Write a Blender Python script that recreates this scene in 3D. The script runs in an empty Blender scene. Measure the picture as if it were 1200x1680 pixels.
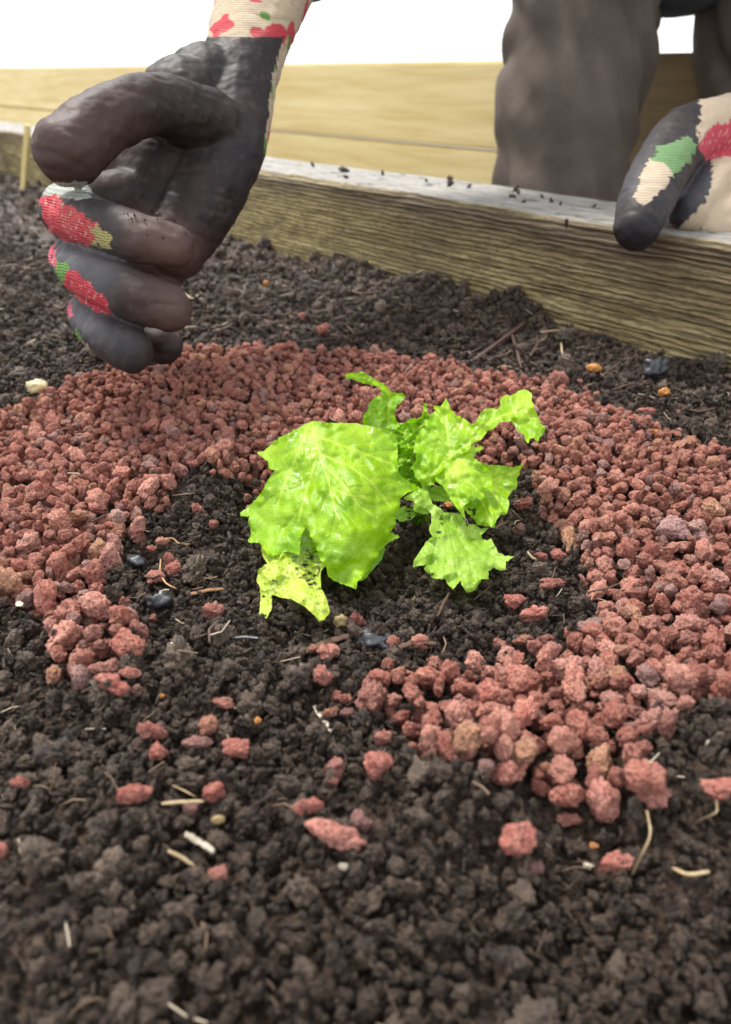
import bpy, bmesh, math, random
import numpy as np
from mathutils import Vector, Matrix, Euler, noise as mnoise
from mathutils.geometry import delaunay_2d_cdt

rng = np.random.default_rng(7)
random.seed(7)
S = bpy.context.scene
COL = S.collection

# ------------------------------------------------------------------ camera
CAM_H = 0.13
PITCH = math.atan(720 / 1200)            # below the horizontal
sn, cs = math.sin(PITCH), math.cos(PITCH)
cam = bpy.data.cameras.new('camera')
cam.sensor_fit = 'HORIZONTAL'; cam.sensor_width = 36; cam.lens = 36
cam.clip_start = 0.005; cam.clip_end = 400
cam.dof.use_dof = True
cam.dof.focus_distance = 0.235
cam.dof.aperture_fstop = 22
camo = bpy.data.objects.new('camera', cam)
camo.location = (0, 0, CAM_H)
camo.rotation_euler = (math.pi / 2 - PITCH, 0, 0)
COL.objects.link(camo)
S.camera = camo

# ------------------------------------------------------------------ world, sun, exposure
SUN_EL, SUN_AZ = math.radians(58), math.radians(-35)     # high, ahead and to the left, veiled by cloud
w = bpy.data.worlds.new('World'); S.world = w; w.use_nodes = True
nt = w.node_tree; nt.nodes.clear()
wo = nt.nodes.new('ShaderNodeOutputWorld'); bg = nt.nodes.new('ShaderNodeBackground')
sky = nt.nodes.new('ShaderNodeTexSky'); sky.sky_type = 'NISHITA'; sky.sun_disc = False
sky.sun_elevation = SUN_EL; sky.sun_rotation = SUN_AZ
mx = nt.nodes.new('ShaderNodeMix'); mx.data_type = 'RGBA'
tc = nt.nodes.new('ShaderNodeTexCoord'); cn = nt.nodes.new('ShaderNodeTexNoise')
cn.inputs['Scale'].default_value = 1.6; cn.inputs['Detail'].default_value = 4
cr = nt.nodes.new('ShaderNodeValToRGB')
cr.color_ramp.elements[0].position = 0.3; cr.color_ramp.elements[0].color = (7.7, 7.8, 8.1, 1)
cr.color_ramp.elements[1].position = 0.75; cr.color_ramp.elements[1].color = (8.6, 8.6, 8.8, 1)
nt.links.new(tc.outputs['Generated'], cn.inputs['Vector']); nt.links.new(cn.outputs['Fac'], cr.inputs['Fac'])
mx.inputs[0].default_value = 0.93        # a closed cloud deck over the clear sky
nt.links.new(sky.outputs[0], mx.inputs[6]); nt.links.new(cr.outputs[0], mx.inputs[7])
nt.links.new(mx.outputs[2], bg.inputs['Color']); bg.inputs['Strength'].default_value = 0.060
nt.links.new(bg.outputs[0], wo.inputs[0])
sun = bpy.data.lights.new('sun', 'SUN'); sun.energy = 1.5; sun.angle = math.radians(12); sun.color = (1, .96, .9)
suno = bpy.data.objects.new('sun', sun); COL.objects.link(suno)
sd = Vector((math.sin(SUN_AZ) * math.cos(SUN_EL), math.cos(SUN_AZ) * math.cos(SUN_EL), math.sin(SUN_EL)))
suno.rotation_euler = sd.to_track_quat('Z', 'Y').to_euler()
vs = S.view_settings
vs.view_transform = 'Standard'; vs.look = 'None'; vs.gamma = 1; vs.exposure = 1.80
try: vs.use_curve_mapping = False
except Exception: pass
S.render.engine = 'CYCLES'
S.cycles.max_bounces = 7; S.cycles.diffuse_bounces = 3; S.cycles.glossy_bounces = 2
S.cycles.transmission_bounces = 4; S.cycles.use_denoising = True

# ------------------------------------------------------------------ helpers
def W(px, py, d):                         # point of the place at depth d along the view axis
    a, b = (px - 600) / 1200 * d, (840 - py) / 1200 * d
    return np.array([a, d * cs + b * sn, CAM_H - d * sn + b * cs])
def Gd(px, py, z=0.0):                    # the point at height z
    k = sn + (py - 840) / 1200 * cs
    return W(px, py, (CAM_H - z) / k)
def gxy(px, py, z=0.0):
    p = Gd(px, py, z); return p[0], p[1]
def depth_at(px, py, z=0.0): return (CAM_H - z) / (sn + (py - 840) / 1200 * cs)
def to_px(P):
    P = np.asarray(P); d = P[..., 1] * cs + (CAM_H - P[..., 2]) * sn
    v = (CAM_H - P[..., 2]) * cs - P[..., 1] * sn
    return 600 + 1200 * P[..., 0] / d, 840 + 1200 * v / d, d

_perm = np.random.default_rng(3).permutation(256); _perm = np.concatenate([_perm, _perm, _perm])
_g3 = np.random.default_rng(4).normal(size=(256, 3)); _g3 /= np.linalg.norm(_g3, axis=1)[:, None]
def perlin(x, y, z=0.0):
    x, y, z = np.broadcast_arrays(np.asarray(x, float), np.asarray(y, float), np.asarray(z, float))
    xi, yi, zi = np.floor(x).astype(int), np.floor(y).astype(int), np.floor(z).astype(int)
    xf, yf, zf = x - xi, y - yi, z - zi
    f = lambda t: t * t * t * (t * (t * 6 - 15) + 10)
    u, v, q = f(xf), f(yf), f(zf)
    def g(i, j, k):
        h = _perm[_perm[_perm[(xi + i) & 255] + ((yi + j) & 255)] + ((zi + k) & 255)]
        G = _g3[h]
        return G[..., 0] * (xf - i) + G[..., 1] * (yf - j) + G[..., 2] * (zf - k)
    L = lambda a, b, t: a + (b - a) * t
    return L(L(L(g(0,0,0), g(1,0,0), u), L(g(0,1,0), g(1,1,0), u), v),
             L(L(g(0,0,1), g(1,0,1), u), L(g(0,1,1), g(1,1,1), u), v), q) * 1.5
def fbm(x, y, z=0.0, o=4, gain=.5):
    r = 0; a = 1; f = 1
    for i in range(o):
        r = r + a * perlin(x * f + i * 7.3, y * f + i * 3.1, np.asarray(z) * f + i * 5.7); a *= gain; f *= 2.03
    return r

def mesh_obj(name, V, F, mat, parent=None, smooth=True, link=True):
    m = bpy.data.meshes.new(name)
    V = np.asarray(V, dtype=np.float32)
    if isinstance(F, np.ndarray):
        k = F.shape[1]; n = len(F)
        m.vertices.add(len(V)); m.vertices.foreach_set('co', V.ravel())
        m.loops.add(n * k); m.loops.foreach_set('vertex_index', F.astype(np.int32).ravel())
        m.polygons.add(n); m.polygons.foreach_set('loop_start', np.arange(0, n * k, k, dtype=np.int32))
        m.polygons.foreach_set('loop_total', np.full(n, k, dtype=np.int32))
        m.update(calc_edges=True)
    else:
        m.from_pydata([tuple(v) for v in V], [], F); m.update()
    m.polygons.foreach_set('use_smooth', [smooth] * len(m.polygons))
    if mat: m.materials.append(mat)
    o = bpy.data.objects.new(name, m)
    if link: COL.objects.link(o)
    if parent: o.parent = parent
    return o
def tag(o, label=None, cat=None, group=None, kind=None):
    if label: o['label'] = label
    if cat: o['category'] = cat
    if group: o['group'] = group
    if kind: o['kind'] = kind
    return o
def empty(name, loc):
    o = bpy.data.objects.new(name, None); o.location = loc; o.empty_display_size = .01; COL.objects.link(o); return o
def pip(x, y, poly):                      # points in polygon
    x = np.asarray(x); y = np.asarray(y); ins = np.zeros(x.shape, bool); n = len(poly)
    for i in range(n):
        x0, y0 = poly[i]; x1, y1 = poly[(i + 1) % n]
        if y0 == y1: continue
        c = ((y0 > y) != (y1 > y)) & (x < (x1 - x0) * (y - y0) / (y1 - y0) + x0)
        ins ^= c
    return ins
def seg_dist(x, y, pl, closed=False):     # distance to a polyline and position of nearest along it
    best = np.full(np.shape(x), 1e9)
    n = len(pl) if closed else len(pl) - 1
    for i in range(n):
        ax, ay = pl[i]; bx, by = pl[(i + 1) % len(pl)]
        L2 = (bx - ax) ** 2 + (by - ay) ** 2 + 1e-12
        t = np.clip(((x - ax) * (bx - ax) + (y - ay) * (by - ay)) / L2, 0, 1)
        best = np.minimum(best, np.hypot(x - ax - t * (bx - ax), y - ay - t * (by - ay)))
    return best
def sstep(a, b, x):
    t = np.clip((x - a) / (b - a), 0, 1); return t * t * (3 - 2 * t)

# ------------------------------------------------------------------ material builder
class M:
    def __init__(s, name):
        s.m = bpy.data.materials.new(name); s.m.use_nodes = True
        s.t = s.m.node_tree; s.t.nodes.clear()
        s.out = s.n('ShaderNodeOutputMaterial'); s.p = s.n('ShaderNodeBsdfPrincipled')
        s.l(s.p.outputs[0], s.out.inputs[0])
    def n(s, t, **k):
        x = s.t.nodes.new(t)
        for a, b in k.items(): setattr(x, a, b)
        return x
    def l(s, a, b): s.t.links.new(a, b)
    def set(s, k, v): s.p.inputs[k].default_value = v
    def co(s, scale=(1, 1, 1), kind='Object', rnd=False):
        c = s.n('ShaderNodeTexCoord'); mp = s.n('ShaderNodeMapping'); mp.inputs['Scale'].default_value = scale
        s.l(c.outputs[kind], mp.inputs[0])
        if rnd:
            oi = s.n('ShaderNodeObjectInfo'); mu = s.n('ShaderNodeMath', operation='MULTIPLY'); mu.inputs[1].default_value = 37
            s.l(oi.outputs['Random'], mu.inputs[0]); s.l(mu.outputs[0], mp.inputs['Location'])
        return mp.outputs[0]
    def noise(s, v, scale, detail=4, rough=.55, dist=0):
        x = s.n('ShaderNodeTexNoise'); x.inputs['Scale'].default_value = scale; x.inputs['Detail'].default_value = detail
        x.inputs['Roughness'].default_value = rough; x.inputs['Distortion'].default_value = dist
        s.l(v, x.inputs['Vector']); return x.outputs['Fac']
    def vor(s, v, scale, feat='F1'):
        x = s.n('ShaderNodeTexVoronoi', feature=feat); x.inputs['Scale'].default_value = scale
        s.l(v, x.inputs['Vector']); return x.outputs['Distance']
    def ramp(s, f, stops, interp='LINEAR'):
        r = s.n('ShaderNodeValToRGB'); e = r.color_ramp; e.interpolation = interp
        while len(e.elements) > 1: e.elements.remove(e.elements[0])
        for i, (p, c) in enumerate(stops):
            if not hasattr(c, '__len__'): c = (c, c, c)
            el = e.elements[0] if i == 0 else e.elements.new(p)
            el.position = p; el.color = (*c[:3], 1)
        s.l(f, r.inputs[0]); return r.outputs[0]
    def mix(s, f, a, b, mode='MIX'):
        x = s.n('ShaderNodeMix', data_type='RGBA', blend_type=mode)
        for k, q in ((0, f), (6, a), (7, b)):
            if isinstance(q, (int, float)): x.inputs[k].default_value = q
            elif isinstance(q, tuple): x.inputs[k].default_value = (*q, 1)
            else: s.l(q, x.inputs[k])
        return x.outputs[2]
    def math(s, op, a, b=0):
        x = s.n('ShaderNodeMath', operation=op)
        for k, q in ((0, a), (1, b)):
            if isinstance(q, (int, float)): x.inputs[k].default_value = q
            else: s.l(q, x.inputs[k])
        return x.outputs[0]
    def attr(s, name, out='Fac'):
        a = s.n('ShaderNodeAttribute', attribute_name=name); return a.outputs[out]
    def bump(s, h, dist, strength=1, nrm=None):
        b = s.n('ShaderNodeBump'); b.inputs['Distance'].default_value = dist; b.inputs['Strength'].default_value = strength
        s.l(h, b.inputs['Height'])
        if nrm: s.l(nrm, b.inputs['Normal'])
        return b.outputs[0]

def rand_out(m): return m.n('ShaderNodeObjectInfo').outputs['Random']

# lava stone
def lava_mat(name, stops):
    stops = [(p, (c[0] * .92, c[1] * .88, c[2] * .90)) for p, c in stops]
    m = M(name); v = m.co(rnd=True)
    base = m.ramp(rand_out(m), stops)
    n1 = m.noise(v, 3.2, 5, .6); n2 = m.noise(v, 14, 4, .7)
    c = m.mix(m.ramp(n1, [(.35, 0.0), (.7, 1.0)]), base, m.mix(0.5, base, (.74, .42, .32)))
    c = m.mix(m.ramp(n2, [(.38, 1.0), (.55, 0.0)]), c, m.mix(.7, c, (.085, .03, .027)))  # crevice shade painted into the colour, dark where the bump sinks
    c = m.mix(m.ramp(m.noise(v, 26, 2, .5), [(.62, 0.0), (.72, .55)]), c, (.62, .42, .36))
    m.l(c, m.p.inputs['Base Color'])
    pits = m.ramp(m.vor(v, 9), [(.0, 0.0), (.32, 1.0)])
    h = m.math('ADD', m.math('MULTIPLY', pits, .5), m.math('MULTIPLY', n2, .9))
    m.l(m.bump(h, .0011, 1.0), m.p.inputs['Normal'])
    m.set('Roughness', .85); m.set('Specular IOR Level', .2)
    return m.m
LAVA = lava_mat('lava', [(0, (.31, .115, .085)), (.14, (.46, .155, .105)), (.30, (.58, .22, .155)), (.45, (.38, .14, .11)),
                         (.60, (.62, .27, .185)), (.72, (.48, .175, .13)), (.84, (.58, .30, .165)), (.92, (.28, .16, .15)), (1, (.56, .36, .30))])
# soil
def soil_mat(name, scale):
    m = M(name); v = m.co((scale,) * 3, rnd=(scale == 1))
    n1 = m.noise(v, 2.2, 5, .65); n2 = m.noise(v, 12, 4, .7)
    c = m.ramp(n1, [(.30, (.0065, .004, .003)), (.45, (.034, .0215, .0145)), (.58, (.095, .062, .042)), (.76, (.25, .172, .118))])
    if scale == 1:
        c = m.mix(m.ramp(rand_out(m), [(.0, 0.0), (.5, .15), (.8, .5), (.95, .75), (1, 1.0)]), c, m.mix(.6, c, (.26, .195, .14)))
    c = m.mix(m.ramp(n2, [(.64, 0.0), (.75, .7)]), c, (.17, .13, .105))
    m.l(c, m.p.inputs['Base Color'])
    m.l(m.ramp(m.noise(v, 5, 3, .6), [(.4, .10), (.58, .6)]), m.p.inputs['Roughness'])
    m.set('Specular IOR Level', .6)
    m.l(m.bump(m.math('ADD', n2, m.noise(v, 34, 3, .6)), .0006 if scale == 1 else .0009, 1.0), m.p.inputs['Normal'])
    return m.m
SOIL_C = soil_mat('soil_crumb', 1)
SOIL = soil_mat('soil_ground', 160)

# leaf
def leaf_mat(name, base, light, vein_c, dirt=.12, pale=0.0):
    m = M(name); uv = m.co((1, 1, 1), 'UV')
    dn = m.n('ShaderNodeTexNoise'); dn.inputs['Scale'].default_value = 7; m.l(uv, dn.inputs['Vector'])
    dv = m.n('ShaderNodeVectorMath', operation='MULTIPLY_ADD'); dv.inputs[1].default_value = (.06,) * 3
    m.l(dn.outputs['Color'], dv.inputs[0]); m.l(uv, dv.inputs[2]); uvd = dv.outputs[0]
    net = m.ramp(m.vor(uvd, 6.5, 'DISTANCE_TO_EDGE'), [(.0, .8), (.03, .4), (.08, 0.0)])
    net2 = m.ramp(m.vor(uvd, 24, 'DISTANCE_TO_EDGE'), [(.0, .6), (.08, 0.0)])
    vein = m.attr('vein')
    allv = m.math('MAXIMUM', vein, m.math('MAXIMUM', m.math('MULTIPLY', net, .4), m.math('MULTIPLY', net2, .3)))
    c = m.mix(m.ramp(m.noise(uv, 2.6, 4, .6), [(.34, 0.0), (.64, 1.0)]), base, light)
    c = m.mix(m.attr('tone'), c, m.mix(.6, c, vein_c))
    c = m.mix(m.math('MULTIPLY', allv, .85), c, vein_c)
    c = m.mix(m.ramp(m.vor(uvd, 13), [(.012, .6), (.04, 0.0)]), c, (.012, .010, .008)) if dirt > .2 else c
    fl = m.ramp(m.noise(uv, 30, 2, .5), [(.715 - dirt * .18, 0.0), (.735 - dirt * .18, 1.0)])
    c = m.mix(fl, c, (.014, .011, .008))
    c = m.mix(m.attr('mud'), c, (.014, .011, .009))
    m.l(c, m.p.inputs['Base Color'])
    m.l(m.ramp(m.noise(uv, 1.9, 3, .5), [(.42, .50), (.6, .25)]), m.p.inputs['Roughness']); m.set('Specular IOR Level', .5)
    m.set('Sheen Weight', 0.0)
    hb = m.math('ADD', m.math('MULTIPLY', m.math('MAXIMUM', m.math('MULTIPLY', net, .35), vein), -.8), m.math('MULTIPLY', m.noise(uv, 5, 3, .5), 1.5))
    hb = m.math('ADD', hb, m.math('MULTIPLY', net2, -.15))
    nb = m.bump(hb, .00032, .8); m.l(nb, m.p.inputs['Normal'])
    tr = m.n('ShaderNodeBsdfTranslucent'); m.l(nb, tr.inputs['Normal'])
    m.l(m.mix(.5, c, m.mix(1.0, c, (.85, 1.0, .35), 'MULTIPLY')), tr.inputs['Color'])
    ms = m.n('ShaderNodeMixShader'); ms.inputs[0].default_value = .42
    m.l(m.p.outputs[0], ms.inputs[1]); m.l(tr.outputs[0], ms.inputs[2]); m.l(ms.outputs[0], m.out.inputs[0])
    return m.m
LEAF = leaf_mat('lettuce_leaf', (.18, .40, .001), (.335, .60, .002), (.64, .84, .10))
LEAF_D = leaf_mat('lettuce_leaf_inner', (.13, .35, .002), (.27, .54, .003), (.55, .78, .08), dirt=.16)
LEAF_P = leaf_mat('lettuce_leaf_pale', (.32, .55, .05), (.46, .68, .11), (.24, .48, .02), dirt=.22)
LEAF_Y = leaf_mat('lettuce_leaf_torn', (.46, .64, .03), (.58, .72, .10), (.70, .80, .24), dirt=.42)

# timber
def timber_mat():
    m = M('weathered_timber'); v = m.co((1, 1, 1)); g = m.co((7, 75, 75)); gf = m.co((30, 260, 260)); pore = m.noise(m.co((130, 420, 420)), 1.6, 3, .6)
    grain = m.noise(g, 3.2, 6, .62, .35); fine = m.noise(gf, 2.2, 5, .65, .2)
    big = m.noise(v, 9, 4, .6)
    wv = m.n('ShaderNodeTexWave', wave_type='BANDS', bands_direction='Z'); wv.inputs['Scale'].default_value = 105; wv.inputs['Distortion'].default_value = 5.5
    wv.inputs['Detail'].default_value = 4; wv.inputs['Detail Scale'].default_value = 1.3; wv.inputs['Detail Roughness'].default_value = .65
    m.l(m.co((.20, 1, 1)), wv.inputs['Vector']); ln = wv.outputs['Fac']
    c = m.ramp(grain, [(.3, (.24, .165, .065)), (.44, (.43, .335, .14)), (.6, (.58, .475, .215)), (.8, (.68, .585, .32))])
    c = m.mix(m.ramp(fine, [(.36, .75), (.5, 0.0)]), c, (.065, .046, .024))
    c = m.mix(m.ramp(pore, [(.38, .6), (.5, 0.0)]), c, (.10, .075, .035))
    c = m.mix(m.ramp(big, [(.45, 0.0), (.7, .5)]), c, (.13, .10, .042))
    c = m.mix(m.ramp(ln, [(.06, .42), (.32, 0.0)]), c, (.13, .095, .045))
    c = m.mix(m.attr('damp'), c, m.mix(m.math('MULTIPLY', m.ramp(grain, [(.35, 0.0), (.6, 1.0)]), m.ramp(ln, [(.1, .15), (.5, 1.0)])), (.06, .043, .027), (.27, .205, .125)))
    topc = m.ramp(m.math('ADD', m.math('MULTIPLY', fine, .6), m.math('MULTIPLY', grain, .4)), [(.36, (.13, .115, .095)), (.48, (.30, .285, .255)), (.66, (.46, .45, .42))])
    topc = m.mix(m.ramp(m.noise(v, 60, 4, .6), [(.58, 0.0), (.68, .8)]), topc, (.06, .048, .036))
    c = m.mix(m.attr('topside'), c, topc)
    m.l(c, m.p.inputs['Base Color']); m.set('Roughness', .72); m.set('Specular IOR Level', .4)
    h = m.math('ADD', m.math('ADD', m.math('MULTIPLY', fine, .8), m.math('MULTIPLY', pore, .25)), m.math('ADD', grain, m.math('MULTIPLY', ln, .5)))
    m.l(m.bump(h, .0024, 1.0), m.p.inputs['Normal'])
    return m.m
TIMBER = timber_mat()
def plain_wood(name, a, b, sc=(3, 60, 60), rough=.6, bump=.001):
    m = M(name); g = m.co(sc); n = m.noise(g, 2.5, 5, .6, .3)
    m.l(m.ramp(n, [(.3, a), (.7, b)]), m.p.inputs['Base Color']); m.set('Roughness', rough)
    m.l(m.bump(n, bump, .7), m.p.inputs['Normal']); return m.m
PINE = plain_wood('fresh_pine', (.66, .50, .20), (.84, .70, .36), (2.5, 14, 34))
DARKWOOD = plain_wood('brown_timber', (.10, .065, .025), (.22, .15, .06), (2, 14, 24))
BARK = plain_wood('bark', (.035, .017, .011), (.13, .065, .035), (160, 900, 900), .65, .0006)
REDTWIG = plain_wood('red_brown_twig', (.045, .022, .018), (.12, .062, .050), (100, 700, 700), .5, .0004)
STRAW = plain_wood('straw', (.24, .165, .085), (.50, .39, .22), (90, 900, 900), .5, .0003)
STAKE = plain_wood('stake_wood', (.66, .52, .20), (.80, .68, .34), (20, 20, 3))

def simple_mat(name, a, b, scale=400, rough=.6, bump=.0003, spec=.5):
    m = M(name); v = m.co((scale,) * 3); n = m.noise(v, 1, 5, .6)
    m.l(m.ramp(n, [(.3, a), (.7, b)]), m.p.inputs['Base Color']); m.set('Roughness', rough); m.set('Specular IOR Level', spec)
    m.l(m.bump(n, bump, .8), m.p.inputs['Normal']); return m.m
ORANGE = simple_mat('orange_bark', (.28, .10, .02), (.50, .23, .05))
PALE = simple_mat('pale_chip', (.30, .25, .17), (.66, .60, .48))
CHARC = simple_mat('charcoal', (.012, .013, .015), (.045, .049, .056), 600, .38, .0005, .8)
OCHRE = simple_mat('ochre_grain', (.16, .11, .04), (.32, .24, .11))
CREAM = simple_mat('cream_stone', (.42, .36, .26), (.62, .50, .22), 120)

# glove
def glove_mat():
    m = M('garden_glove'); v = m.co((1, 1, 1)); fab = m.attr('fabric'); col = m.attr('paint', 'Color')
    dust = m.noise(v, 260, 5, .7); soft = m.noise(v, 55, 4, .6)
    col = m.mix(m.math('SUBTRACT', 1, fab), col, m.mix(1.0, col, (.42, .40, .40), 'MULTIPLY'))
    coat = m.mix(m.ramp(soft, [(.35, 0.0), (.7, .5)]), col, m.mix(.22, col, (.20, .13, .11)))
    coat = m.mix(m.ramp(dust, [(.55, 0.0), (.72, .25)]), coat, (.16, .10, .085))
    wv = m.n('ShaderNodeTexWave', wave_type='BANDS', bands_direction='DIAGONAL'); wv.inputs['Scale'].default_value = 420
    wv.inputs['Distortion'].default_value = 1.2; m.l(v, wv.inputs['Vector'])
    wv2 = m.n('ShaderNodeTexWave', wave_type='BANDS', bands_direction='Z'); wv2.inputs['Scale'].default_value = 330
    wv2.inputs['Distortion'].default_value = 1.0; m.l(v, wv2.inputs['Vector'])
    knit = m.math('MULTIPLY', wv.outputs['Fac'], wv2.outputs['Fac'])
    fc = m.mix(m.math('MULTIPLY', m.ramp(knit, [(0, 1.0), (.5, 0.0)]), .22), col, m.mix(.6, col, (.30, .22, .16)))
    fc = m.mix(m.ramp(soft, [(.5, 0.0), (.8, .35)]), fc, (.34, .26, .19))
    m.l(m.mix(fab, coat, fc), m.p.inputs['Base Color'])
    m.l(m.ramp(fab, [(0, .58), (1, .9)]), m.p.inputs['Roughness'])
    m.set('Specular IOR Level', .26)
    h = m.mix(fab, m.math('ADD', m.math('MULTIPLY', dust, .5), m.math('MULTIPLY', soft, 1.0)), m.math('MULTIPLY', knit, 1.4))
    m.l(m.bump(h, .00045, .8), m.p.inputs['Normal'])
    return m.m
GLOVE = glove_mat()
def cloth_mat(name, a, b, sc=900):
    m = M(name); v = m.co((1, 1, 1)); n = m.noise(v, 14, 4, .6); f = m.noise(v, sc, 2, .5)
    m.l(m.ramp(n, [(.3, a), (.7, b)]), m.p.inputs['Base Color']); m.set('Roughness', .85); m.set('Specular IOR Level', .25)
    m.l(m.bump(f, .0006, .5), m.p.inputs['Normal']); return m.m
TROUSER = cloth_mat('trouser_cloth', (.060, .046, .036), (.13, .105, .088))
JACKET = cloth_mat('jacket_cloth', (.05, .06, .08), (.08, .09, .11))
SKIN = simple_mat('skin', (.46, .28, .20), (.54, .34, .25), 20, .5, .0003)
HAIR = simple_mat('hair', (.04, .025, .015), (.09, .055, .03), 300, .5, .001)

# ------------------------------------------------------------------ the bed: shape of the soil and of the gravel ring
RING = [(-260, 975), (0, 1000), (45, 1022), (58, 1065), (72, 1120), (105, 1165), (165, 1162), (215, 1150), (235, 1115), (228, 1060),
        (208, 1010), (188, 965), (195, 905), (215, 870), (255, 835), (300, 800), (330, 778), (365, 790), (405, 797), (440, 786), (470, 770), (560, 762),
        (700, 745), (800, 735), (858, 765), (878, 800), (898, 850), (925, 888), (955, 925), (985, 940), (1015, 955), (975, 985),
        (935, 1010), (890, 1040), (840, 1035), (800, 1072), (740, 1082), (680, 1062), (615, 1085), (560, 1105), (548, 1140),
        (600, 1160), (632, 1185), (645, 1240), (655, 1295), (700, 1300), (740, 1325), (800, 1350), (850, 1385), (930, 1382),
        (1000, 1380), (1060, 1380), (1090, 1310), (1092, 1245), (1140, 1215), (1250, 1200), (1560, 1190), (1560, 770), (1200, 737),
        (1120, 722), (1060, 692), (1000, 662), (935, 632), (905, 608), (800, 601), (700, 590), (600, 583), (500, 578), (400, 568),
        (300, 577), (200, 602), (100, 628), (60, 655), (0, 668), (-260, 690)]
RINGW = [gxy(*p, .0055) for p in RING]
LC = gxy(685, 850)
def ring_sd(x, y):
    d = seg_dist(x, y, RINGW, True); ins = pip(x, y, RINGW)
    return np.where(ins, d, -d)           # >0 inside the gravel
# sleeper geometry
PA = np.array([-.078, .6535]); PE = np.array([.647, -.763]); PE /= np.linalg.norm(PE); PN = np.array([.763, .647]); PN /= np.linalg.norm(PN)
P_TOP = .061; P_TH = .079
def behind(x, y): return (x - PA[0]) * PN[0] + (y - PA[1]) * PN[1]     # >0: past the sleeper's inner face

MOUNDS = [(790, 1330, .014, .009), (900, 1440, .02, -.001), (1150, 1300, .022, .009), (1180, 1400, .02, .006), (990, 905, .010, .007), (120, 1350, .03, .004),
          (620, 1430, .03, .004), (350, 800, .015, .006), (700, 490, .025, .012), (840, 520, .02, .010), (600, 450, .03, .008),
          (560, 1120, .012, .004), (860, 745, .012, .006), (250, 1050, .03, .004), (1010, 1400, .010, -.002), (30, 420, .10, .012), (250, 1600, .04, .004)]
MW = [(*gxy(a, b), r, h) for a, b, r, h in MOUNDS]
def soil_h(x, y, fine=True):
    x = np.asarray(x, float); y = np.asarray(y, float)
    z = .005 * fbm(x * 11, y * 11, 1.3, 3) + .0028 * fbm(x * 42, y * 42, 4.1, 3)
    rl = np.hypot(x - LC[0], (y - LC[1]) * 1.1)
    z = z - .012 * np.exp(-(rl / .050) ** 2) + .004 * np.exp(-(rl / .012) ** 2)
    for a, b, r, h in MW:
        z = z + h * np.exp(-(((x - a) ** 2 + (y - b) ** 2) / r ** 2))
    if fine:
        a = fbm(x * 150, y * 150, 9.0, 3, .55)
        z = z + .0016 * a + .0012 * np.abs(perlin(x * 330, y * 330, 2.0)) + .004 * np.maximum(0, fbm(x * 70, y * 70, 3.3, 2) - .35)
    return z

# soil sheet: rows closer together near the camera
ys = [-.35]
while ys[-1] < 1.75:
    y = ys[-1]; ys.append(y + (.006 if y < .02 else .00075 * max(1, (max(y, .1) / .22)) ** 1.5))
ys = np.array(ys); us = np.linspace(-1, 1, 620)
wY = .30 + .80 * np.maximum(ys, 0)
X = us[None, :] * wY[:, None]; Y = np.repeat(ys[:, None], len(us), 1)
Z = soil_h(X, Y)
edge = (np.abs(us)[None, :] > .998) | (Y < ys[1]) | (Y > 1.74)
Z = np.where(edge, -.17, Z)
bh = behind(X, Y)
R, Cn = X.shape
idx = np.arange(R * Cn).reshape(R, Cn)
F = np.stack([idx[:-1, :-1], idx[:-1, 1:], idx[1:, 1:], idx[1:, :-1]], -1).reshape(-1, 4)
keep = (bh.ravel()[F] < .03).all(1)
F = F[keep]
used = np.zeros(R * Cn, bool); used[F.ravel()] = True
rem = np.cumsum(used) - 1
V = np.stack([X.ravel(), Y.ravel(), Z.ravel()], 1)[used]; F = rem[F]
soil = mesh_obj('soil', V, F, SOIL); tag(soil, kind='structure')

# ground outside the bed
GR = simple_mat('paving', (.20, .19, .17), (.30, .28, .25), 12, .8, .002)
g = mesh_obj('ground', [(-150, -150, -.152), (150, -150, -.152), (150, 150, -.152), (-150, 150, -.152)], [(0, 1, 2, 3)], GR)
tag(g, kind='structure')

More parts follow.
